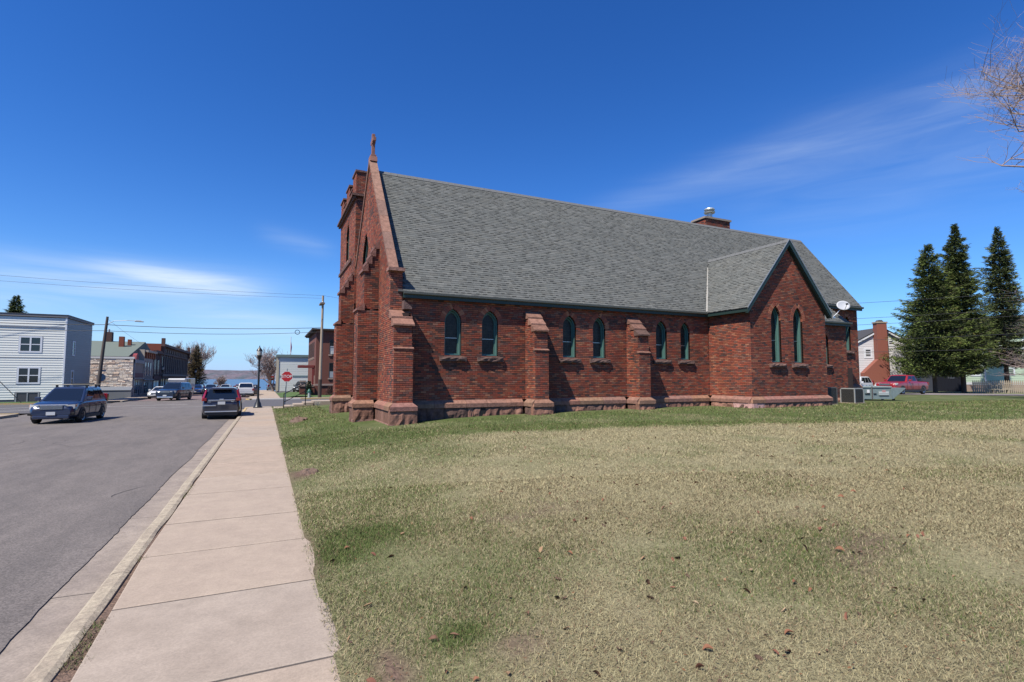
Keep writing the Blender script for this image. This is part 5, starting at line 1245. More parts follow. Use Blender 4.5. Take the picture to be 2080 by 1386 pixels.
# ================================================================== generic building bits
def win(fr, u0, u1, v0, v1, parent, mf, glass=M_glass, fw=.1, mull=True, sill=None, proud=.05, cross=True, curtain=None):
    m_ = MB(); m_.fbox(fr, u0, u0 + fw, v0, v1, 0, proud); m_.fbox(fr, u1 - fw, u1, v0, v1, 0, proud); m_.fbox(fr, u0 + fw, u1 - fw, v0, v0 + fw, 0, proud); m_.fbox(fr, u0 + fw, u1 - fw, v1 - fw, v1, 0, proud)
    if mull: c = (u0 + u1) / 2; m_.fbox(fr, c - fw * .4, c + fw * .4, v0 + fw, v1 - fw, 0, proud)
    if cross: c = (v0 + v1) / 2; m_.fbox(fr, u0 + fw, u1 - fw, c - fw * .25, c + fw * .25, 0, proud * .8)
    w_ = m_.build('window', mf, parent); MB().fbox(fr, u0 + fw, u1 - fw, v0 + fw, v1 - fw, .003, .015).build('pane', glass, w_)
    if curtain: MB().fbox(fr, u0 + fw, u1 - fw, v0 + fw, v0 + fw + (v1 - v0) * curtain, .015, .02).build('blind', mat('blind', (.35, .37, .40), .7), w_)
    if sill: MB().fbox(fr, u0 - .12, u1 + .12, v0 - .18, v0, 0, proud + .08).build('sill', sill, w_)
    return w_
def boards(name, fr, U0, U1, v0, v1, h, m, parent, holes=(), tb=.022, lim=300):
    tl = Tiles()
    def f(v):
        out = [(U0, U1)]
        for a, b, c, d in holes:
            if c - .001 <= v <= d:
                nw = []
                for x, y in out:
                    if b <= x or a >= y: nw.append((x, y)); continue
                    if a > x: nw.append((x, a))
                    if b < y: nw.append((b, y))
                out = nw
        return out
    v = v0; j = 0
    while v < v1 - .02:
        vb = min(v + h, v1)
        for a, b in f((v + vb) / 2): k = R.uniform(.94, 1.0); tl.add(fr, a, b, v + .004, vb - .004, tb, .004, .015, (k, k, k))
        v += h
    tl.build(name, name + 's', m, parent, n=lim)
M_side = mat('white_siding', (.92, .93, .86), .6, var=.04, scale=2, attr=True, attrmul=True); M_sidelt = mat('bluegrey_siding', (.74, .72, .74), .6, var=.03, scale=2, attr=True, attrmul=True); M_vinyl = mat('window_vinyl', (.82, .84, .88), .5)
M_under = mat('siding_underlay', (.20, .21, .22), .8)
# ---- white sided building at the left edge
wb = thing('white_building', 'two storey white clapboard building with a flat roof at the left edge', 'building', (-24, 68, -.75))
MB().box(-38, -17.93, 65.04, 73.4, -1.2, 7.85).build('wall', M_under, wb)
fA = FY(-38, 65.0); holes = [(16.55, 18.35, 4.1, 5.75), (16.55, 18.35, 1.1, 2.8), (16.5, 18.4, -.75, .42), (7.0, 8.8, 4.1, 5.75), (7.0, 8.8, 1.1, 2.8)]
boards('siding_board', fA, 0, 20.05, -.35, 7.55, .235, M_side, wb, holes, tb=.03)
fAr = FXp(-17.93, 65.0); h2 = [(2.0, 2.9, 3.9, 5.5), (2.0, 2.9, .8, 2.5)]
boards('side_siding_board', fAr, 0, 8.4, -.35, 7.55, .235, mat('side_siding_shade_toned', (.42, .42, .40), .6, var=.03, attr=True, attrmul=True), wb, h2, tb=.03, lim=150)  # same siding as the front; shade of the unlit side darkened into its colour
for a, b, c, d in holes[:2] + holes[3:]: win(fA, a + .02, b - .02, c + .02, d - .02, wb, M_vinyl, fw=.16, mull=True, proud=.05, curtain=.0)
win(fA, 16.55, 18.35, -.7, .4, wb, mat('grey_vinyl', (.3, .31, .33), .6), glass=mat('blind_dark', (.06, .06, .07), .6), fw=.12, mull=True, cross=False)
for a, b, c, d in h2: win(fAr, a + .02, b - .02, c + .02, d - .02, wb, M_vinyl, fw=.14, mull=False)
MB().box(-38, -17.88, 64.94, 65.0, 6.55, 6.64).build('band_board', mat('band_grey', (.24, .25, .28), .6), wb); MB().box(-38, -17.90, 64.96, 65.0, 3.62, 3.68).build('band_board', MATS['band_grey'], wb)
MB().box(-17.99, -17.86, 64.93, 65.06, -.4, 7.6).build('corner_board', M_vinyl, wb)
MB().box(-38.1, -17.80, 64.88, 73.55, 7.62, 7.86).build('roof', mat('roof_edge_grey', (.22, .21, .21), .7), wb); MB().box(-38.1, -17.76, 64.84, 73.6, 7.86, 7.90).build('roof_flashing', M_dgrey, wb)
MB().box(-38, -17.95, 65.02, 73.3, -1.3, -.36).build('foundation', mat('foundation', (.2, .2, .2), .9), wb)
# ---- painted stone building with the green roof
M_pst = mat('painted_rubble', (.86, .78, .72), .9, var=.2, scale=1.5, attr=True, attrmul=True, bump=.6, bscale=9, dist=.05)
sb = thing('stone_building', 'low building with flaking white painted stone side wall and a long green roof', 'building', (-18, 84, -.8))
MB().box(-26, -15.0, 79.05, 92, -1.2, 4.0).build('wall', mat('rubble_core', (.36, .31, .27), .95, var=.2), sb)
tl = Tiles(); fst = FY(-26, 79.0); v = -.7
while v < 4.0:
    h = R.uniform(.14, .24); u = 0
    while u < 11.0:
        l = R.uniform(.25, .7); c = R.choice([(1.2, 1.17, 1.1), (1.25, 1.2, 1.12), (1.12, 1.08, 1.0), (1.2, 1.12, 1.02), (1.15, 1.1, 1.02), (1.0, .86, .74), (1.05, .88, .76)]) if R.random() > .06 else (.5, .42, .38)
        if v + h > 3.9 and R.random() < .3: c = (.4, .35, .33)
        tl.add(fst, u + .012, min(u + l, 11) - .012, v + .012, min(v + h, 4.05) - .012, R.uniform(.0, .045), R.uniform(0, .04), .05, c); u += l
    v += h
tl.build('stone', 'stones', M_pst, sb)
MB().box(-20.6, -14.95, 78.2, 79.0, -1.2, .15).build('lean_to', mat('bluegrey_boards', (.20, .22, .26), .7), sb); m_ = MB(); m_.prism([(78.15, .15), (79.0, .15), (79.0, .62), (78.15, .2)], 0, -19.4, -14.95); m_.build('lean_to_roof', mat('bluegrey_roof', (.17, .19, .23), .7), sb)
MB().box(-26, -14.9, 78.95, 79.1, 4.05, 4.3).build('parapet', M_white, sb)
m_ = MB(); m_.add([(-27, 79.2, 4.35), (-15.6, 79.2, 4.35), (-15.6, 89, 6.75), (-27, 89, 6.75), (-27, 98, 4.35), (-15.6, 98, 4.35)], [(0, 1, 2, 3), (3, 2, 5, 4), (1, 5, 2)]); m_.build('roof', mat('green_roof', (.155, .19, .165), .85, var=.06), sb)
brk = mat('far_red_brick', (.26, .07, .04), .9, var=.25, scale=3)
chs = MB().box(-20.3, -19.4, 88.5, 89.4, 6.3, 8.0).build('chimney', mat('dark_brick', (.10, .05, .04), .9, var=.3, scale=4), sb); MB().tube([(-19.85, 89, 8), (-19.85, 89, 8.4)], .12, 8).build('chimney_pot', M_lgrey, chs)
MB().box(-17.9, -17.35, 85.2, 85.8, 5.3, 7.2).build('chimney', brk, sb); MB().box(-17.15, -16.75, 86.3, 86.8, 5.7, 6.9).build('chimney', brk, sb)
# ---- shop fronts facing the street
XS = -15.0
sp = thing('shop_building', 'small brick shop with a red capped finial above its dark window', 'shop', (XS, 81.5, -.8)); fp = FXp(XS, 79.0)
MB().box(-17, XS - .01, 79.1, 84.9, -1.2, 3.6).build('wall', mat('brown_brick', (.13, .06, .045), .9, var=.3, scale=3), sp)
MB().fbox(fp, .15, .55, -.8, 4.1, 0, .12).build('pilaster', mat('shop_grey_trim', (.32, .32, .33), .7), sp); MB().fbox(fp, .15, 5.8, .95 + .6, 1.7, 0, .2).build('fascia_board', MATS['shop_grey_trim'], sp)
MB().fbox(fp, .15, 5.8, 3.55, 4.0, 0, .15).build('parapet', MATS['shop_grey_trim'], sp); MB().fbox(fp, .6, 5.7, 1.75, 2.3, .0, .08).build('sign_board', mat('shop_dull_red', (.16, .05, .06), .7), sp)
MB().prism([(.9, 4.0), (2.5, 4.0), (2.3, 4.55), (1.7, 4.8), (1.1, 4.55)], 0, XS - .3, XS + .1).build('finial', mat('finial_red', (.28, .04, .05), .7), sp); 
for o in list(sp.children):
    if o.name.startswith('finial'): o.location.y += 79.0
win(fp, .7, 2.9, -.4, 1.45, sp, MATS['shop_grey_trim'], fw=.08); win(fp, 3.1, 4.2, -.75, 1.45, sp, MATS['shop_grey_trim'], fw=.12, cross=False, mull=False); win(fp, 4.4, 5.6, -.4, 1.45, sp, MATS['shop_grey_trim'], fw=.08)
s2 = thing('shop_building', 'narrow pale fronted shop with orange brackets and three tall upper windows', 'shop', (XS, 88, -.8)); f2 = FXp(XS, 85.0)
MB().box(-18, XS - .01, 85.0, 91.6, -1.2, 5.3).build('wall', mat('pale_front', (.34, .33, .34), .8, var=.05), s2)
MB().box(-18, -14.9, 84.8, 84.99, 1.5, 5.5).build('side_return', mat('cream_side', (.52, .45, .36), .8), s2)
MB().fbox(f2, 0, 6.6, 5.15, 5.45, 0, .5).build('cornice', mat('cornice_cream', (.46, .40, .33), .8), s2)
for k in range(5): m_ = MB(); m_.prism([(0, 5.15), (.45, 5.15), (.1, 4.3), (0, 4.25)], 0, 0, 1); q = [V3((XS + (p[0] if False else 0), 0, 0)) for p in ()]; MB().fbox(f2, .3 + k * 1.4, .7 + k * 1.4, 4.35, 5.15, 0, .32).build('bracket', mat('bracket_orange', (.40, .13, .06), .8), s2)
for k in range(3): win(f2, .9 + k * 1.75, 2.0 + k * 1.75, 1.9, 3.9, s2, MATS['pale_front'], fw=.1, mull=False)
win(f2, .6, 3.0, -.5, 1.2, s2, MATS['pale_front']); MB().fbox(f2, 3.3, 4.5, -.8, 1.4, 0, .06).build('door', mat('door_grey', (.30, .32, .30), .6), s2); win(f2, 4.7, 6.2, -.5, 1.2, s2, MATS['pale_front'])
MB().fbox(f2, 0, 6.6, 1.35, 1.5, 0, .2).build('fascia_board', MATS['shop_grey_trim'], s2)
s3 = thing('shop_building', 'dark red brick shop squeezed between the pale front and the ornate block', 'shop', (XS, 94, -.8)); f3 = FXp(XS, 91.7)
MB().box(-20, XS - .01, 91.7, 97.3, -1.2, 5.6).build('wall', mat('dark_red_brick', (.085, .035, .03), .9, var=.3, scale=3), s3); MB().fbox(f3, 0, 5.6, 5.3, 5.75, 0, .35).build('cornice', mat('cornice_red', (.10, .04, .03), .8), s3)
for k in range(2): win(f3, .7 + 2.5 * k, 2.2 + 2.5 * k, 2.2, 4.4, s3, M_dgrey, fw=.08)
win(f3, .5, 5.0, -.6, 1.3, s3, M_dgrey, fw=.1); MB().fbox(f3, 0, 5.6, 1.4, 1.9, 0, .15).build('sign_board', mat('sign_dull_red', (.12, .03, .03), .8), s3)
s4 = thing('commercial_block', 'long ornate two storey brick commercial block with tall windows and corner finials', 'building', (XS, 112, -1)); f4 = FXp(XS, 97.4)
MB().box(-24, XS - .01, 97.4, 128, -1.6, 6.7).build('wall', mat('brown_sandstone', (.145, .085, .070), .9, var=.2, scale=2), s4)
MB().box(-24, XS + .02, 97.2, 97.39, 4.0, 7.0).build('side_wall', brk, s4); MB().fbox(f4, -.2, 30.6, 6.6, 7.0, 0, .55).build('cornice', mat('cornice_brown', (.12, .06, .05), .8), s4)
MB().fbox(f4, 0, 30.4, 5.35, 5.6, 0, .25).build('string_course', MATS['cornice_brown'], s4); MB().fbox(f4, 0, 30.4, 1.9, 2.25, 0, .3).build('string_course', mat('stone_band', (.22, .19, .17), .8), s4)
for u in (.0, 29.9): MB().fbox(f4, u, u + .7, 5.6, 7.9, 0, .45).build('finial', MATS['cornice_brown'], s4)
for k in range(14):
    u = 1.2 + k * 2.1; win(f4, u, u + 1.0, 2.5, 5.1, s4, mat('trim_brown', (.12, .09, .08), .7), fw=.08, mull=False); MB().fbox(f4, u + 1.35, u + 1.75, 2.3, 5.3, 0, .15).build('pilaster', mat('pilaster_buff', (.26, .20, .17), .8), s4)
    MB().fbox(f4, u + .2, u + .8, 5.75, 6.3, 0, .12).build('dentil', MATS['pilaster_buff'], s4)
for k in range(7): u = .8 + k * 4.2; win(f4, u, u + 3.4, -1.1, 1.6, s4, MATS['trim_brown'], fw=.14)
# ---- brick office building on the right of the street
bo = thing('brick_office', 'two storey dark red brick office with stone base band, bracketed eaves and window air conditioner', 'building', (10, 82, -.7))
M_bo = mat('office_brick', (.17, .058, .042), .9, var=.14, scale=7, stretch=(1, 1, 4))
MB().box(6.1, 24, 76.0, 90, -1.2, 8.2).build('wall', M_bo, bo); fb = FY(6.1, 76.0); fbl = FXn(6.1, 90)
MB().box(5.5, 24.5, 75.5, 90.5, 8.2, 8.42).build('roof', mat('brown_eaves', (.05, .035, .03), .8), bo)
bk = MB()
for k in range(26): bk.box(5.6, 6.09, 76.1 + k * .52, 76.3 + k * .52, 8.0, 8.2)
o = bk.build('eaves_brackets', MATS['brown_eaves'], bo); o['kind'] = 'stuff'
MB().fbox(fb, -.06, 18, .62, .86, 0, .12).build('stone_band', mat('buff_band', (.38, .27, .23), .8), bo); MB().fbox(fbl, 0, 14.06, .62, .86, 0, .12).build('stone_band', MATS['buff_band'], bo)
MB().box(5.95, 6.5, 75.88, 76.2, -1.0, .62).build('corner_pier', M_bo, bo)
for u in (1.75, 4.4, 7.2):
    win(fb, u, u + 1.15, 4.9, 6.9, bo, mat('office_frame', (.05, .045, .045), .6), sill=MATS['buff_band'], mull=False, fw=.07, curtain=.55); win(fb, u, u + 1.15, 1.65, 3.75, bo, MATS['office_frame'], sill=MATS['buff_band'], mull=False, fw=.07, curtain=.4)
    win(fb, u, u + 1.15, -.7, .45, bo, MATS['office_frame'], mull=False, fw=.07)
ac = MB().fbox(fb, 2.0, 2.65, 4.92, 5.35, .02, .45).build('window_air_conditioner', M_lgrey, bo, bevel=.02)
for u in (1.5, 3.7, 5.9, 8.1, 10.3): win(fbl, u, u + .9, 4.6, 6.8, bo, MATS['office_frame'], sill=MATS['buff_band'], mull=False, fw=.07)
MB().fbox(fbl, 12.2, 13.1, .9, 3.3, 0, .12).build('door', mat('door_red', (.12, .02, .02), .6), bo); MB().fbox(fbl, 13.2, 13.35, .9, 2.0, 0, .12).build('pilaster', MATS['buff_band'], bo)
MB().box(3.95, 6.1, 76.9, 78.6, 3.05, 3.42).build('canopy', mat('canopy_red', (.20, .03, .025), .6), bo, bevel=.02)
MB().box(5.75, 6.05, 76.95, 77.15, .75, 3.05).build('canopy_post', MATS['canopy_red'], bo); MB().tube([(4.3, 77.8, 3.42), (6.08, 77.8, 4.4)], .02, 5).build('canopy_rod', M_black, bo)
pi_ = thing('brick_pier', 'stepped brick entrance pier with stone cap by the office steps', 'brick pier', (4.35, 75.2, -.7))
MB().box(4.1, 4.85, 75.0, 75.6, -1, .55).build('lower_pier', M_bo, pi_); MB().box(4.2, 4.75, 75.05, 75.5, .72, 1.15).build('upper_pier', MATS['buff_band'], pi_); MB().box(4.0, 4.95, 74.9, 75.7, .55, .70).build('mid_cap', MATS['buff_band'], pi_); MB().box(4.1, 4.9, 74.95, 75.65, 1.15, 1.32).build('top_cap', MATS['buff_band'], pi_)
lw = thing('brick_wall', 'low red brick wall running from the pier to the office corner', 'wall', (5.4, 75.8, -.7)); MB().box(4.86, 6.0, 75.5, 75.8, -1, .5).build('wall_body', M_bo, lw); MB().box(4.86, 5.94, 75.45, 75.85, .5, .58).build('coping', MATS['buff_band'], lw)
# ---- white building with green trim
wg = thing('white_hall', 'plain white sided hall with grey green roof edge and band', 'building', (6, 104, -.9))
MB().box(1.75, 16, 97.05, 112, -1.4, 5.35).build('wall', M_under, wg); fg = FY(1.7, 97.0)
boards('siding_board', fg, .2, 14, -.55, 5.2, .30, mat('hall_siding', (.80, .84, .82), .6, var=.03, attr=True, attrmul=True), wg, [], tb=.012)
MB().box(1.5, 16.2, 96.75, 112, 5.2, 5.6).build('roof', mat('grey_green_roof', (.17, .23, .22), .6), wg); MB().box(1.7, 16, 96.93, 96.985, 1.85, 2.05).build('band_board', mat('green_grey_band', (.22, .32, .34), .6), wg); MB().box(1.55, 1.95, 96.9, 97.1, -.6, 5.2).build('corner_board', mat('cream_board', (.58, .52, .40), .6), wg)
MB().box(1.7, 16, 96.95, 97.0, -1.4, -.55).build('foundation', mat('foundation_grey', (.35, .35, .34), .9), wg)
for k in range(3): win(FXn(1.7, 112), 2 + k * 4, 3.5 + k * 4, 1, 3, wg, M_vinyl)
fl = thing('flag_pole', 'white flag pole with a furled flag behind the white hall roof', 'flag pole', (4.5, 118, 0)); MB().tube([(4.5, 118, 0), (4.5, 118, 10.2)], .07, 8).build('pole', M_white, fl)
MB().tube([(4.55, 118, 7.0), (4.6, 118, 8.0), (4.52, 118, 9.2)], [.10, .16, .05], 8).build('flag', mat('flag_cloth', (.35, .12, .20), .8), fl)
# ---- houses on the right
gh = thing('grey_house', 'pale grey sided house with gambrel gable and a tall red brick chimney', 'house', (71, 40, -.2))
RH = rad(0)
Ug = (V3((73.95, 37.9, 0)) - V3((68.1, 41.0, 0))); Ug.normalize(); Ng = V3((Ug.y, -Ug.x, 0)); fG = (V3((67.3, 41.43, 0)), Ug, Z_, Ng)
prof = [(-1.2, -.6), (8.2, -.6), (8.2, 3.4), (7.3, 6.0), (3.6, 7.95), (-.3, 5.9), (-1.2, 3.4)]
MB().fprism(fG, prof, -9, -.03).build('wall', mat('grey_house_core', (.50, .50, .56), .7), gh)
tl = Tiles(); v = -.5
def gi(v):
    if v < 3.4: return (-1.2, 8.2)
    if v < 5.95: k = (v - 3.4) / 2.5; return (-1.2 + .9 * k, 8.2 - .9 * k)
    k = min(.98, (v - 5.95) / 2.0); return (-.3 + 3.9 * k, 7.3 - 3.7 * k)
while v < 7.7: a, b = gi(v + .11); tl.add(fG, a, b, v, v + .215, .02, .004, .02, (1, 1, 1)); v += .22
tl.build('siding_board', 'siding_boards', M_sidelt, gh)
m_ = MB(); M_hroof = mat('house_roof_dark', (.06, .06, .065), .9)
for (a, b) in (((-1.45, 3.2), (-.45, 5.95)), ((-.45, 5.95), (3.6, 8.1)), ((3.6, 8.1), (7.45, 6.05)), ((7.45, 6.05), (8.45, 3.2))):
    O, U, Vv, Nn = fG; m_.add([O + U * p[0] + Vv * p[1] + Nn * n for n in (-9, .25) for p in (a, b)] + [O + U * p[0] + Vv * (p[1] - .12) + Nn * n for n in (-9, .25) for p in (a, b)], [(0, 1, 3, 2), (4, 5, 7, 6), (2, 3, 7, 6)])
m_.build('roof', M_hroof, gh)
for a, b in (((-1.4, 3.2), (-.42, 5.8)), ((-.42, 5.8), (3.6, 7.93)), ((3.6, 7.93), (7.42, 5.9)), ((7.42, 5.9), (8.4, 3.2))): MB().fprism(fG, [(a[0], a[1] - .02), (b[0], b[1] - .02), (b[0], b[1] - .22), (a[0], a[1] - .22)], .02, .24).build('rake_board', M_vinyl, gh)
win(fG, 1.35, 2.35, 4.15, 5.45, gh, M_vinyl, fw=.2, mull=False); win(fG, 4.3, 5.1, 5.7, 6.5, gh, M_vinyl, fw=.17, cross=False, mull=False)
gc_ = MB().fprism(fG, [(.75, -.5), (4.0, -.5), (3.85, 2.2), (3.75, 8.55), (2.55, 8.55), (2.55, 4.0), (.75, 2.3)], .05, .85).build('chimney', mat('chimney_brick', (.29, .095, .065), .9, var=.14, scale=5, stretch=(1, 1, 3)), gh)
MB().fprism(fG, [(2.45, 8.55), (3.85, 8.55), (3.85, 8.72), (2.45, 8.72)], 0, .9).build('chimney_cap', M_curb, gc_)
MB().fprism(fG, [(2.75, 8.72), (3.5, 8.72), (3.3, 8.95), (2.9, 8.95)], .2, .7).build('chimney_cowl', M_dgrey, gc_)
nh = thing('neighbour_house', 'pale house with dark roof mostly behind the grey house and church corner', 'house', (66, 46, 0)); 
MB().box(60, 66.5, 44, 52, -.5, 4.4).build('wall', MATS['grey_house_core'], nh); MB().prism([(43.7, 4.3), (52.3, 4.3), (48, 6.6)], 0, 59.8, 66.8).build('roof', M_hroof, nh)
dg_ = thing('dark_garage', 'dark weathered garage in the shade beneath the two large spruces', 'garage', (80, 41, -.3)); Ud = (V3((86.0, 38.2, 0)) - V3((77.6, 41.6, 0))).normalized(); Nd = V3((Ud.y, -Ud.x, 0)); fDg = (V3((77.3, 41.7, 0)), Ud, Z_, Nd)
MB().fprism(fDg, [(0, -.6), (9.0, -.6), (9.0, 3.7), (4.5, 6.2), (0, 3.7)], -8, 0).build('wall', mat('slate_boards', (.022, .024, .034), .95, spec=.1), dg_)
for k in range(18): MB().fbox(fDg, .02 + k * .5, .48 + k * .5, -.4, 3.6, .0, .02).build('board', MATS['slate_boards'], dg_)
win(fDg, 7.0, 7.9, 1.6, 3.0, dg_, mat('garage_frame', (.14, .15, .18), .6)); MB().fbox(fDg, 3.0, 5.4, -.4, 2.2, .02, .06).build('garage_door', mat('garage_door', (.06, .065, .085), .7), dg_)
gn = thing('green_house', 'pale green two storey house with white trimmed windows behind the spruces', 'house', (90, 37.5, -.3)); Un = (V3((97.5, 34.0, 0)) - V3((86.6, 39.1, 0))).normalized(); Nn_ = V3((Un.y, -Un.x, 0)); fN2 = (V3((86.6, 39.1, 0)), Un, Z_, Nn_)
MB().fprism(fN2, [(0, -.6), (14, -.6), (14, 7.6), (0, 7.6)], -9, -.01).build('wall', mat('pale_green_wall', (.40, .50, .40), .7, var=.04), gn)
tl = Tiles(); v = 1.1
while v < 7.4: tl.add(fN2, 0, 14, v, v + .245, .02, .004, .01, (1, 1, 1)); v += .25
tl.build('siding_board', 'siding_boards', mat('pale_green_siding', (.56, .68, .50), .6, attr=True, attrmul=True), gn)
MB().fbox(fN2, 0, 14, .75, 1.08, 0, .06).build('water_table', M_white, gn); MB().fbox(fN2, 0, 14, -.6, .75, 0, .03).build('foundation', mat('foundation_pink', (.38, .27, .22), .9), gn)
MB().fprism(fN2, [(-.4, 7.6), (14.4, 7.6), (12.5, 10.2), (1.5, 10.2)], -9.4, .3).build('roof', M_hroof, gn); MB().fprism(fN2, [(1.4, 9.6), (2.3, 9.6), (2.3, 11.6), (1.4, 11.6)], -3.5, -2.6).build('chimney', brk, gn)
MB().fbox(fN2, 3.5, 3.75, 1.1, 7.5, .02, .08).build('corner_board', M_white, gn)
for u, v0_, v1_ in ((1.6, 1.9, 4.0), (6.3, 2.0, 4.0), (9.6, 2.0, 4.0), (1.6, 5.2, 7.0), (4.5, 5.2, 7.0), (9.0, 5.2, 7.0)): win(fN2, u, u + 1.5, v0_, v1_, gn, M_vinyl, fw=.2, mull=False)
pf = thing('picket_fence', 'weathered pale picket fence in front of the green house', 'fence', (82, 33, 0)); Up = (V3((86.5, 30.8, 0)) - V3((78.9, 34.2, 0))).normalized(); Np = V3((Up.y, -Up.x, 0)); fP = (V3((76.0, 33.0, 0)), Up, Z_, Np)
mpk = mat('picket_wood', (.46, .38, .28), .8, var=.15); g9 = gz(80, 33)
for k in range(36): u = k * .24; MB().fprism(fP, [(u, g9), (u + .13, g9), (u + .13, 1.25), (u + .065, 1.42), (u, 1.25)], 0, .03).build('picket', mpk, pf)
for vv in (.35, 1.0): MB().fbox(fP, 0, 8.7, vv, vv + .1, -.05, -.002).build('rail', mpk, pf)
ptb = thing('picnic_table', 'low wooden bench in front of the picket fence', 'bench', (80.5, 32.3, g9)); 
for a_ in (0, .17): MB().fbox((V3((76.6, 31.8, 0)), Up, Z_, Np), 0, 2.6, g9 + .42, g9 + .47, a_, a_ + .14).build('seat_plank', mpk, ptb)
for u in (.4, 2.1): MB().fbox((V3((76.6, 31.8, 0)), Up, Z_, Np), u, u + .12, g9, g9 + .42, .02, .28).build('leg', mpk, ptb)
# back street beyond the lawn
bsN = V3((.925, -.39, 0)); A0 = V3((46, 38, 0)); 
V = []; 
for k in range(14):
    p = V3((36 + k * 5.5, 40.5 - k * 2.35, 0)) + V3((8, 2, 0))
    for w_ in (0, 1, 2): q = p + V3((.39, .925, 0)) * (w_ * 3.6 - 5.5) + V3((4, -6, 0)); V.append((q.x, q.y, gz(q.x, q.y) + .03))
F = [(i * 3 + j, i * 3 + j + 1, i * 3 + j + 4, i * 3 + j + 3) for i in range(13) for j in range(2)]
tag(link('back_street', lin_mesh('back_street', V, F, mat('pale_asphalt', (.24, .205, .20), .9, var=.08))), kind='structure')
grid_sheet('far_grass', np.arange(46, 150, 8.), np.arange(-40, 60, 6.), lambda x, y: Gz(x, y) - .02, mat('far_lawn', (.12, .17, .05), 1, var=.3, scale=.6, col2=(.22, .21, .10)))

# ================================================================== trees
def cards(name, P, D, L, Wd, C, m, parent):
    """flat leaf or twig-spray faces at P, pointing along D"""
    n = len(P); r = NR.normal(size=(n, 3)); S_ = np.cross(D, r); S_ /= np.linalg.norm(S_, axis=1)[:, None] + 1e-9
    a = P - S_ * (Wd / 2)[:, None]; b = P + S_ * (Wd / 2)[:, None]; c = P + D * L[:, None]
    V = np.stack([a, b, c], 1).reshape(-1, 3); o = link(name, np_mesh(name, V, None, np.arange(3 * n).reshape(-1, 3), m, np.repeat(C, 3, 0)), parent, world=False); return o
M_need = mat('needles', rough=.75, attr=True, spec=.2)
def spruce(label, x, y, z, H, Rb, trunk_clear, seed, dens=1.0, col=(.066, .088, .032), lean=0, droop=.12, tip=.0, name='spruce_tree', brown=.0):
    rs = np.random.default_rng(seed); t = thing(name, label, 'tree', (x, y, z), 0, 'evergreen trees')
    MB().tube([(0, 0, -.3), (0, 0, H * .5), (0, 0, H * .97)], [H * .013, H * .008, .03], 10).build('trunk', mat('spruce_bark', (.10, .065, .05), .95, var=.3), t, world=False)
    P = []; D = []; L = []; Wd = []; C = []; br = MB(); h = trunk_clear
    while h < H * .995:
        f = (h - trunk_clear) / (H - trunk_clear); Rr = Rb * ((1 - f) ** .82) * (1 - .25 * math.exp(-f * 9)) + .10
        nb = max(4, int((9 if f < .8 else 6)))
        for k in range(nb):
            a = rs.uniform(0, 6.28); l = Rr * rs.uniform(.45, 1.25) * (1 + .22 * math.sin(3 * a + seed)); d = np.array([math.cos(a), math.sin(a), 0]); h0 = h + rs.uniform(-.15, .15)
            def pos(s): return d * l * s + np.array([0, 0, h0 + l * (-droop * 2.0 * s + (.30 + droop) * s * s)])
            if l > .8: br.tube([pos(0), pos(.5), pos(1)], [.035 + l * .008, .03, .01], 4, cap=False)
            ns = int(dens * (26 + 40 * l)); s = rs.uniform(.08, 1, ns) ** .75; lat = rs.normal(0, 1, ns) * (.10 + .16 * l * (1 - .55 * s)); sd_v = np.array([-d[1], d[0], 0])
            pp = np.stack([pos(q) for q in s]) + sd_v * lat[:, None]; pp[:, 2] += rs.normal(0, .07, ns) - .10 * np.abs(lat) - rs.random(ns) * .18
            dd = d * rs.uniform(.4, 1.2, ns)[:, None] + sd_v * (np.sign(lat) * rs.uniform(0, .9, ns))[:, None]; dd[:, 2] += rs.uniform(-.5, .45, ns); dd /= np.linalg.norm(dd, axis=1)[:, None]
            P.append(pp); D.append(dd); L.append(rs.uniform(.16, .42, ns) * (1 if f < .9 else .6)); Wd.append(rs.uniform(.05, .13, ns))
            cc = np.array(col) * rs.uniform(.55, 1.5, (ns, 1)) * rs.uniform(.8, 1.2); cc = cc + (rs.random((ns, 1)) < brown + .05) * np.array([.07, .035, .015]) * rs.random((ns, 1)); cc[:, :2] *= (1 + .55 * (s[:, None] > .8)); C.append(cc)
        h += rs.uniform(.17, .30) * (1 if f < .85 else .7) * (H / 18) ** .5
    cards('crown', np.concatenate(P), np.concatenate(D), np.concatenate(L), np.concatenate(Wd), np.concatenate(C), M_need, t)
    br.build('branches', mat('spruce_bark_dark', (.06, .045, .035), .95), t, world=False)['kind'] = 'stuff'
    return t
spruce('broader left spruce of the close pair with ragged open top', 69.3, 33.6, gz(69, 33.6), 17.4, 4.6, 2.4, 4, droop=.20, dens=.8, name='spruce_tree')
spruce('tallest spruce, right one of the close pair, with dense pointed top', 73.4, 32.7, gz(73, 33), 19.9, 3.6, 2.4, 9, col=(.056, .075, .030))
spruce('slender spruce standing apart on the right before the green house', 82.2, 32.2, gz(81, 32), 20.6, 3.4, 3.4, 15, col=(.060, .078, .036), dens=.7, brown=.08)
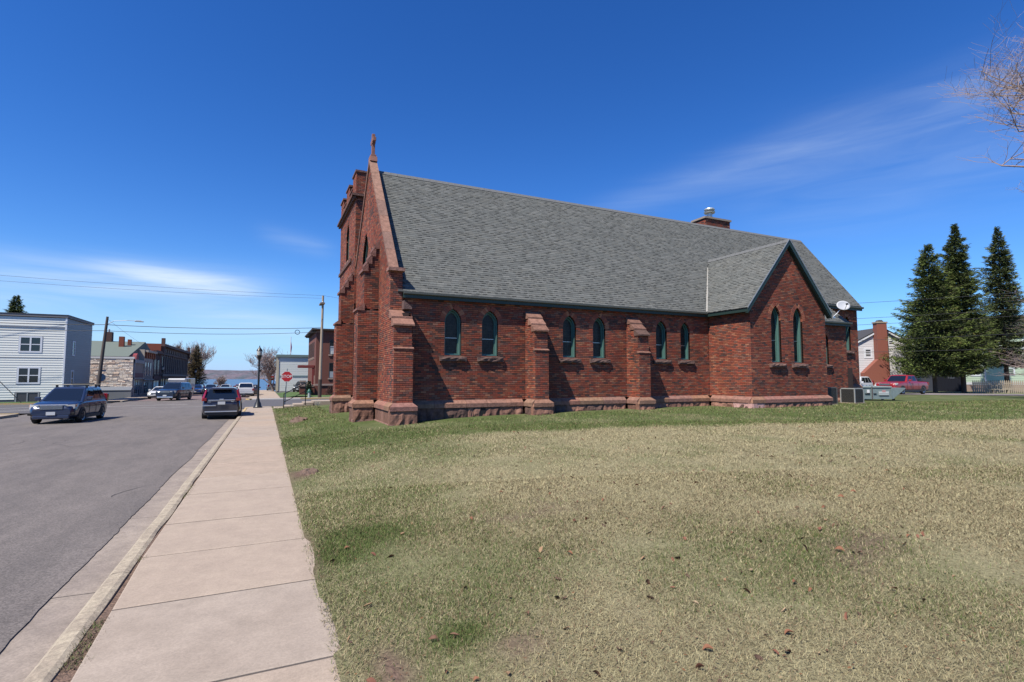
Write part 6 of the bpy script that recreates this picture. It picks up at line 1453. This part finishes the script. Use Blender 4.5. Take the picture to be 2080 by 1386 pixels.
# bare deciduous trees
def bare(name, label, x, y, z, H, seed, r0, col, spread=.55, levels=5, tw=.010, lean=(0, 0), n1=5, parts=('trunk', 'branches'), minr=.006, up=.25, group=None, start=.28, k1=(.5, .75)):
    rs = random.Random(seed); t = thing(name, label, 'tree', (x, y, z), 0, group); tb, bb = MB(), MB()
    def grow(p, d, l, r, lev):
        n = 4; pts = [p]; rr = [r]; q = p.copy(); dd = d.copy()
        for i in range(n):
            dd = (dd + V3((rs.gauss(0, .13), rs.gauss(0, .13), rs.gauss(0, .10) + up * .12 * lev))).normalized(); q = q + dd * (l / n); pts.append(q.copy()); rr.append(max(minr, r * (1 - (i + 1) / n * (.40 if lev < levels else .7))))
        (tb if lev == 0 else bb).tube(pts, rr, 9 if lev == 0 else (6 if lev < 3 else 3), cap=False)
        if lev >= levels: return
        nk = n1 if lev == 0 else rs.choice([3, 4, 4, 5])
        for k in range(nk):
            s = rs.uniform(start if lev == 0 else .25, 1.0) if k else 1.0; i = min(n - 1, int(s * n)); b0 = pts[i].lerp(pts[i + 1], s * n - i); a = rs.uniform(0, 6.28)
            side = V3((math.cos(a), math.sin(a), rs.uniform(-.1, .5))); nd = (dd * (1 - spread) + side * spread * rs.uniform(.8, 1.3)).normalized(); grow(b0, nd, l * rs.uniform(.55, .82) if lev else l * rs.uniform(*k1), max(minr, rr[i] * rs.uniform(.5, .72)), lev + 1)
    grow(V3((0, 0, -.2)), V3((lean[0], lean[1], 1)).normalized(), H * .5, r0, 0)
    tb.build('trunk', mat(name + '_bark', col, .95, var=.3, scale=3), t, world=False, smooth=True); b = bb.build('branches', mat(name + '_twigs', tuple(c * tw for c in (100 * col[0], 90 * col[1], 88 * col[2])), .9), t, world=False, smooth=True); b['kind'] = 'stuff'; return t
bare('bare_tree', 'large leafless tree with pinkish twigs reaching in from the right edge', 46.2, 10.2, gz(41, 13), 44, 21, .32, (.36, .30, .28), spread=.60, levels=5, n1=15, up=.10, minr=.0065, start=.55, k1=(.16, .24))
bare('bare_tree', 'smaller leafless tree at the right edge in front of the slender spruce', 51.9, 15.7, gz(50, 17), 14, 33, .15, (.40, .37, .34), spread=.66, levels=5, n1=13, up=.0, minr=.0065, start=.12, k1=(.34, .5), lean=(-.05, .02))
bare('bare_tree', 'grey leafless tree left of the white hall', 1.4, 112, gz(0, 112), 7.6, 5, .25, (.17, .14, .13), spread=.5, levels=5, n1=9, minr=.018, start=.1)
bare('bare_tree', 'leafless tree behind the left evergreens down the street', -14.6, 139, gz(0, 139), 9.4, 6, .25, (.20, .16, .14), levels=5, n1=9, minr=.02, spread=.38)
bare('bare_tree', 'second leafless tree between the ornate block and the evergreens', -18.0, 136, gz(0, 136), 8.5, 16, .25, (.22, .17, .15), levels=5, n1=9, minr=.02, spread=.38)
bare('bare_tree', 'low brown leafless tree at the far street end on the left', -10.5, 150, gz(0, 150), 3.6, 8, .14, (.26, .20, .16), levels=5, n1=8, minr=.016)
bare('bare_tree', 'faint leafless tree top behind the white sided building roof', -24.6, 90, 0, 7.6, 12, .2, (.20, .13, .12), levels=4, minr=.02)
spruce('small evergreen top poking above the white sided building roof', -29.5, 88, 0, 12.4, 2.2, 3, 40, dens=.6, name='evergreen_tree')
spruce('brownish evergreen right of the ornate block down the street', -17.4, 133, gz(0, 133), 9.8, 2.2, .5, 41, dens=.28, col=(.13, .085, .06), name='evergreen_tree', brown=.5)
spruce('darker evergreen nearest the lake view on the left', -13.6, 131, gz(0, 131), 9.9, 2.4, .5, 42, dens=.30, col=(.085, .07, .045), name='evergreen_tree', brown=.4)
# clipped evergreen at the pier, tuft on its top
def bush(name, label, x, y, z, w, h, seed, col, cat='bush'):
    rs = np.random.default_rng(seed); n = 1600; t = thing(name, label, cat, (x, y, z)); th = rs.uniform(0, 6.28, n); f = rs.random(n); r = w / 2 * (1 - f * .75) * rs.uniform(.3, 1, n) ** .4 * (1 + .2 * np.sin(f * 40))
    P = np.stack([r * np.cos(th), r * np.sin(th), f * h], 1); D = rs.normal(size=(n, 3)); D /= np.linalg.norm(D, axis=1)[:, None]
    cards('crown', P, D, rs.uniform(.08, .2, n), rs.uniform(.03, .07, n), np.array(col) * rs.uniform(.5, 1.5, (n, 1)), M_need, t); MB().tube([(0, 0, -.1), (0, 0, h * .6)], .05, 6).build('stem', MATS['spruce_bark'], t, world=False); return t
bush('evergreen_bush', 'dark conical evergreen bush beside the brick entrance pier', 5.25, 74.6, gz(5, 74.6), 1.2, 1.9, 3, (.02, .035, .015))
bush('shrub', 'dark rounded shrub at the office corner behind the utility pole', 8.0, 75.2, gz(7, 75), 1.5, 1.2, 5, (.10, .05, .045))
# ================================================================== overhead wires
def wire(label, p, q, sag, r=.018, group='overhead wires'):
    p, q = V3(p), V3(q); pts = [p.lerp(q, k / 14) - Z_ * sag * 4 * (k / 14) * (1 - k / 14) for k in range(15)]
    tag(MB().tube(pts, r, 4).build('power_line', mat('wire', (.05, .05, .055), .6)), label, 'power line', group)
wire('upper of the two thick wires between the two utility poles', (-14.45, 63.5, 6.95), (5.8, 65, 7.6), .25, .028)
wire('lower of the two thick wires between the two utility poles', (-14.5, 63.5, 6.35), (5.8, 65, 7.1), .3, .022)
wire('upper wire running left from the dark pole past the white building', (-14.45, 63.5, 6.95), (-45, 61, 7.6), .5, .028)
wire('lower wire running left from the dark pole past the white building', (-14.5, 63.5, 6.35), (-45, 61, 6.9), .5, .022)
wire('highest faint wire crossing the sky to the tall pole', (-60, 60, 13.0), (5.85, 64.2, 11.3), 1.0, .012)
wire('second faint wire crossing the sky to the tall pole', (-60, 61, 12.6), (5.85, 65.8, 11.2), 1.1, .012)
wire('faint wire from the tall pole towards the church tower', (5.85, 64.2, 11.3), (40, 66, 11.5), 1.0, .012)
wire('thin service wire dropping from the dark pole over the green roof', (-14.4, 63.5, 7.6), (-15.2, 96, 5.6), .3, .012)
for k, (z0, z1, lab) in enumerate(((9.2, 11.4, 'topmost'), (7.6, 9.6, 'second'), (6.9, 8.9, 'third'), (5.5, 6.9, 'fourth'), (4.6, 5.2, 'lowest'))):
    wire(lab + ' of the thin wires right of the church above the red truck', (38, 48, z0), (80, 22, z1), .4, .018, 'thin wires right of the church')
wire('yellow guy wire slanting across the corner of the white building', (-23.2, 62.0, 3.4), (-20.0, 62.4, -.7), 0, .03, 'guy wires')
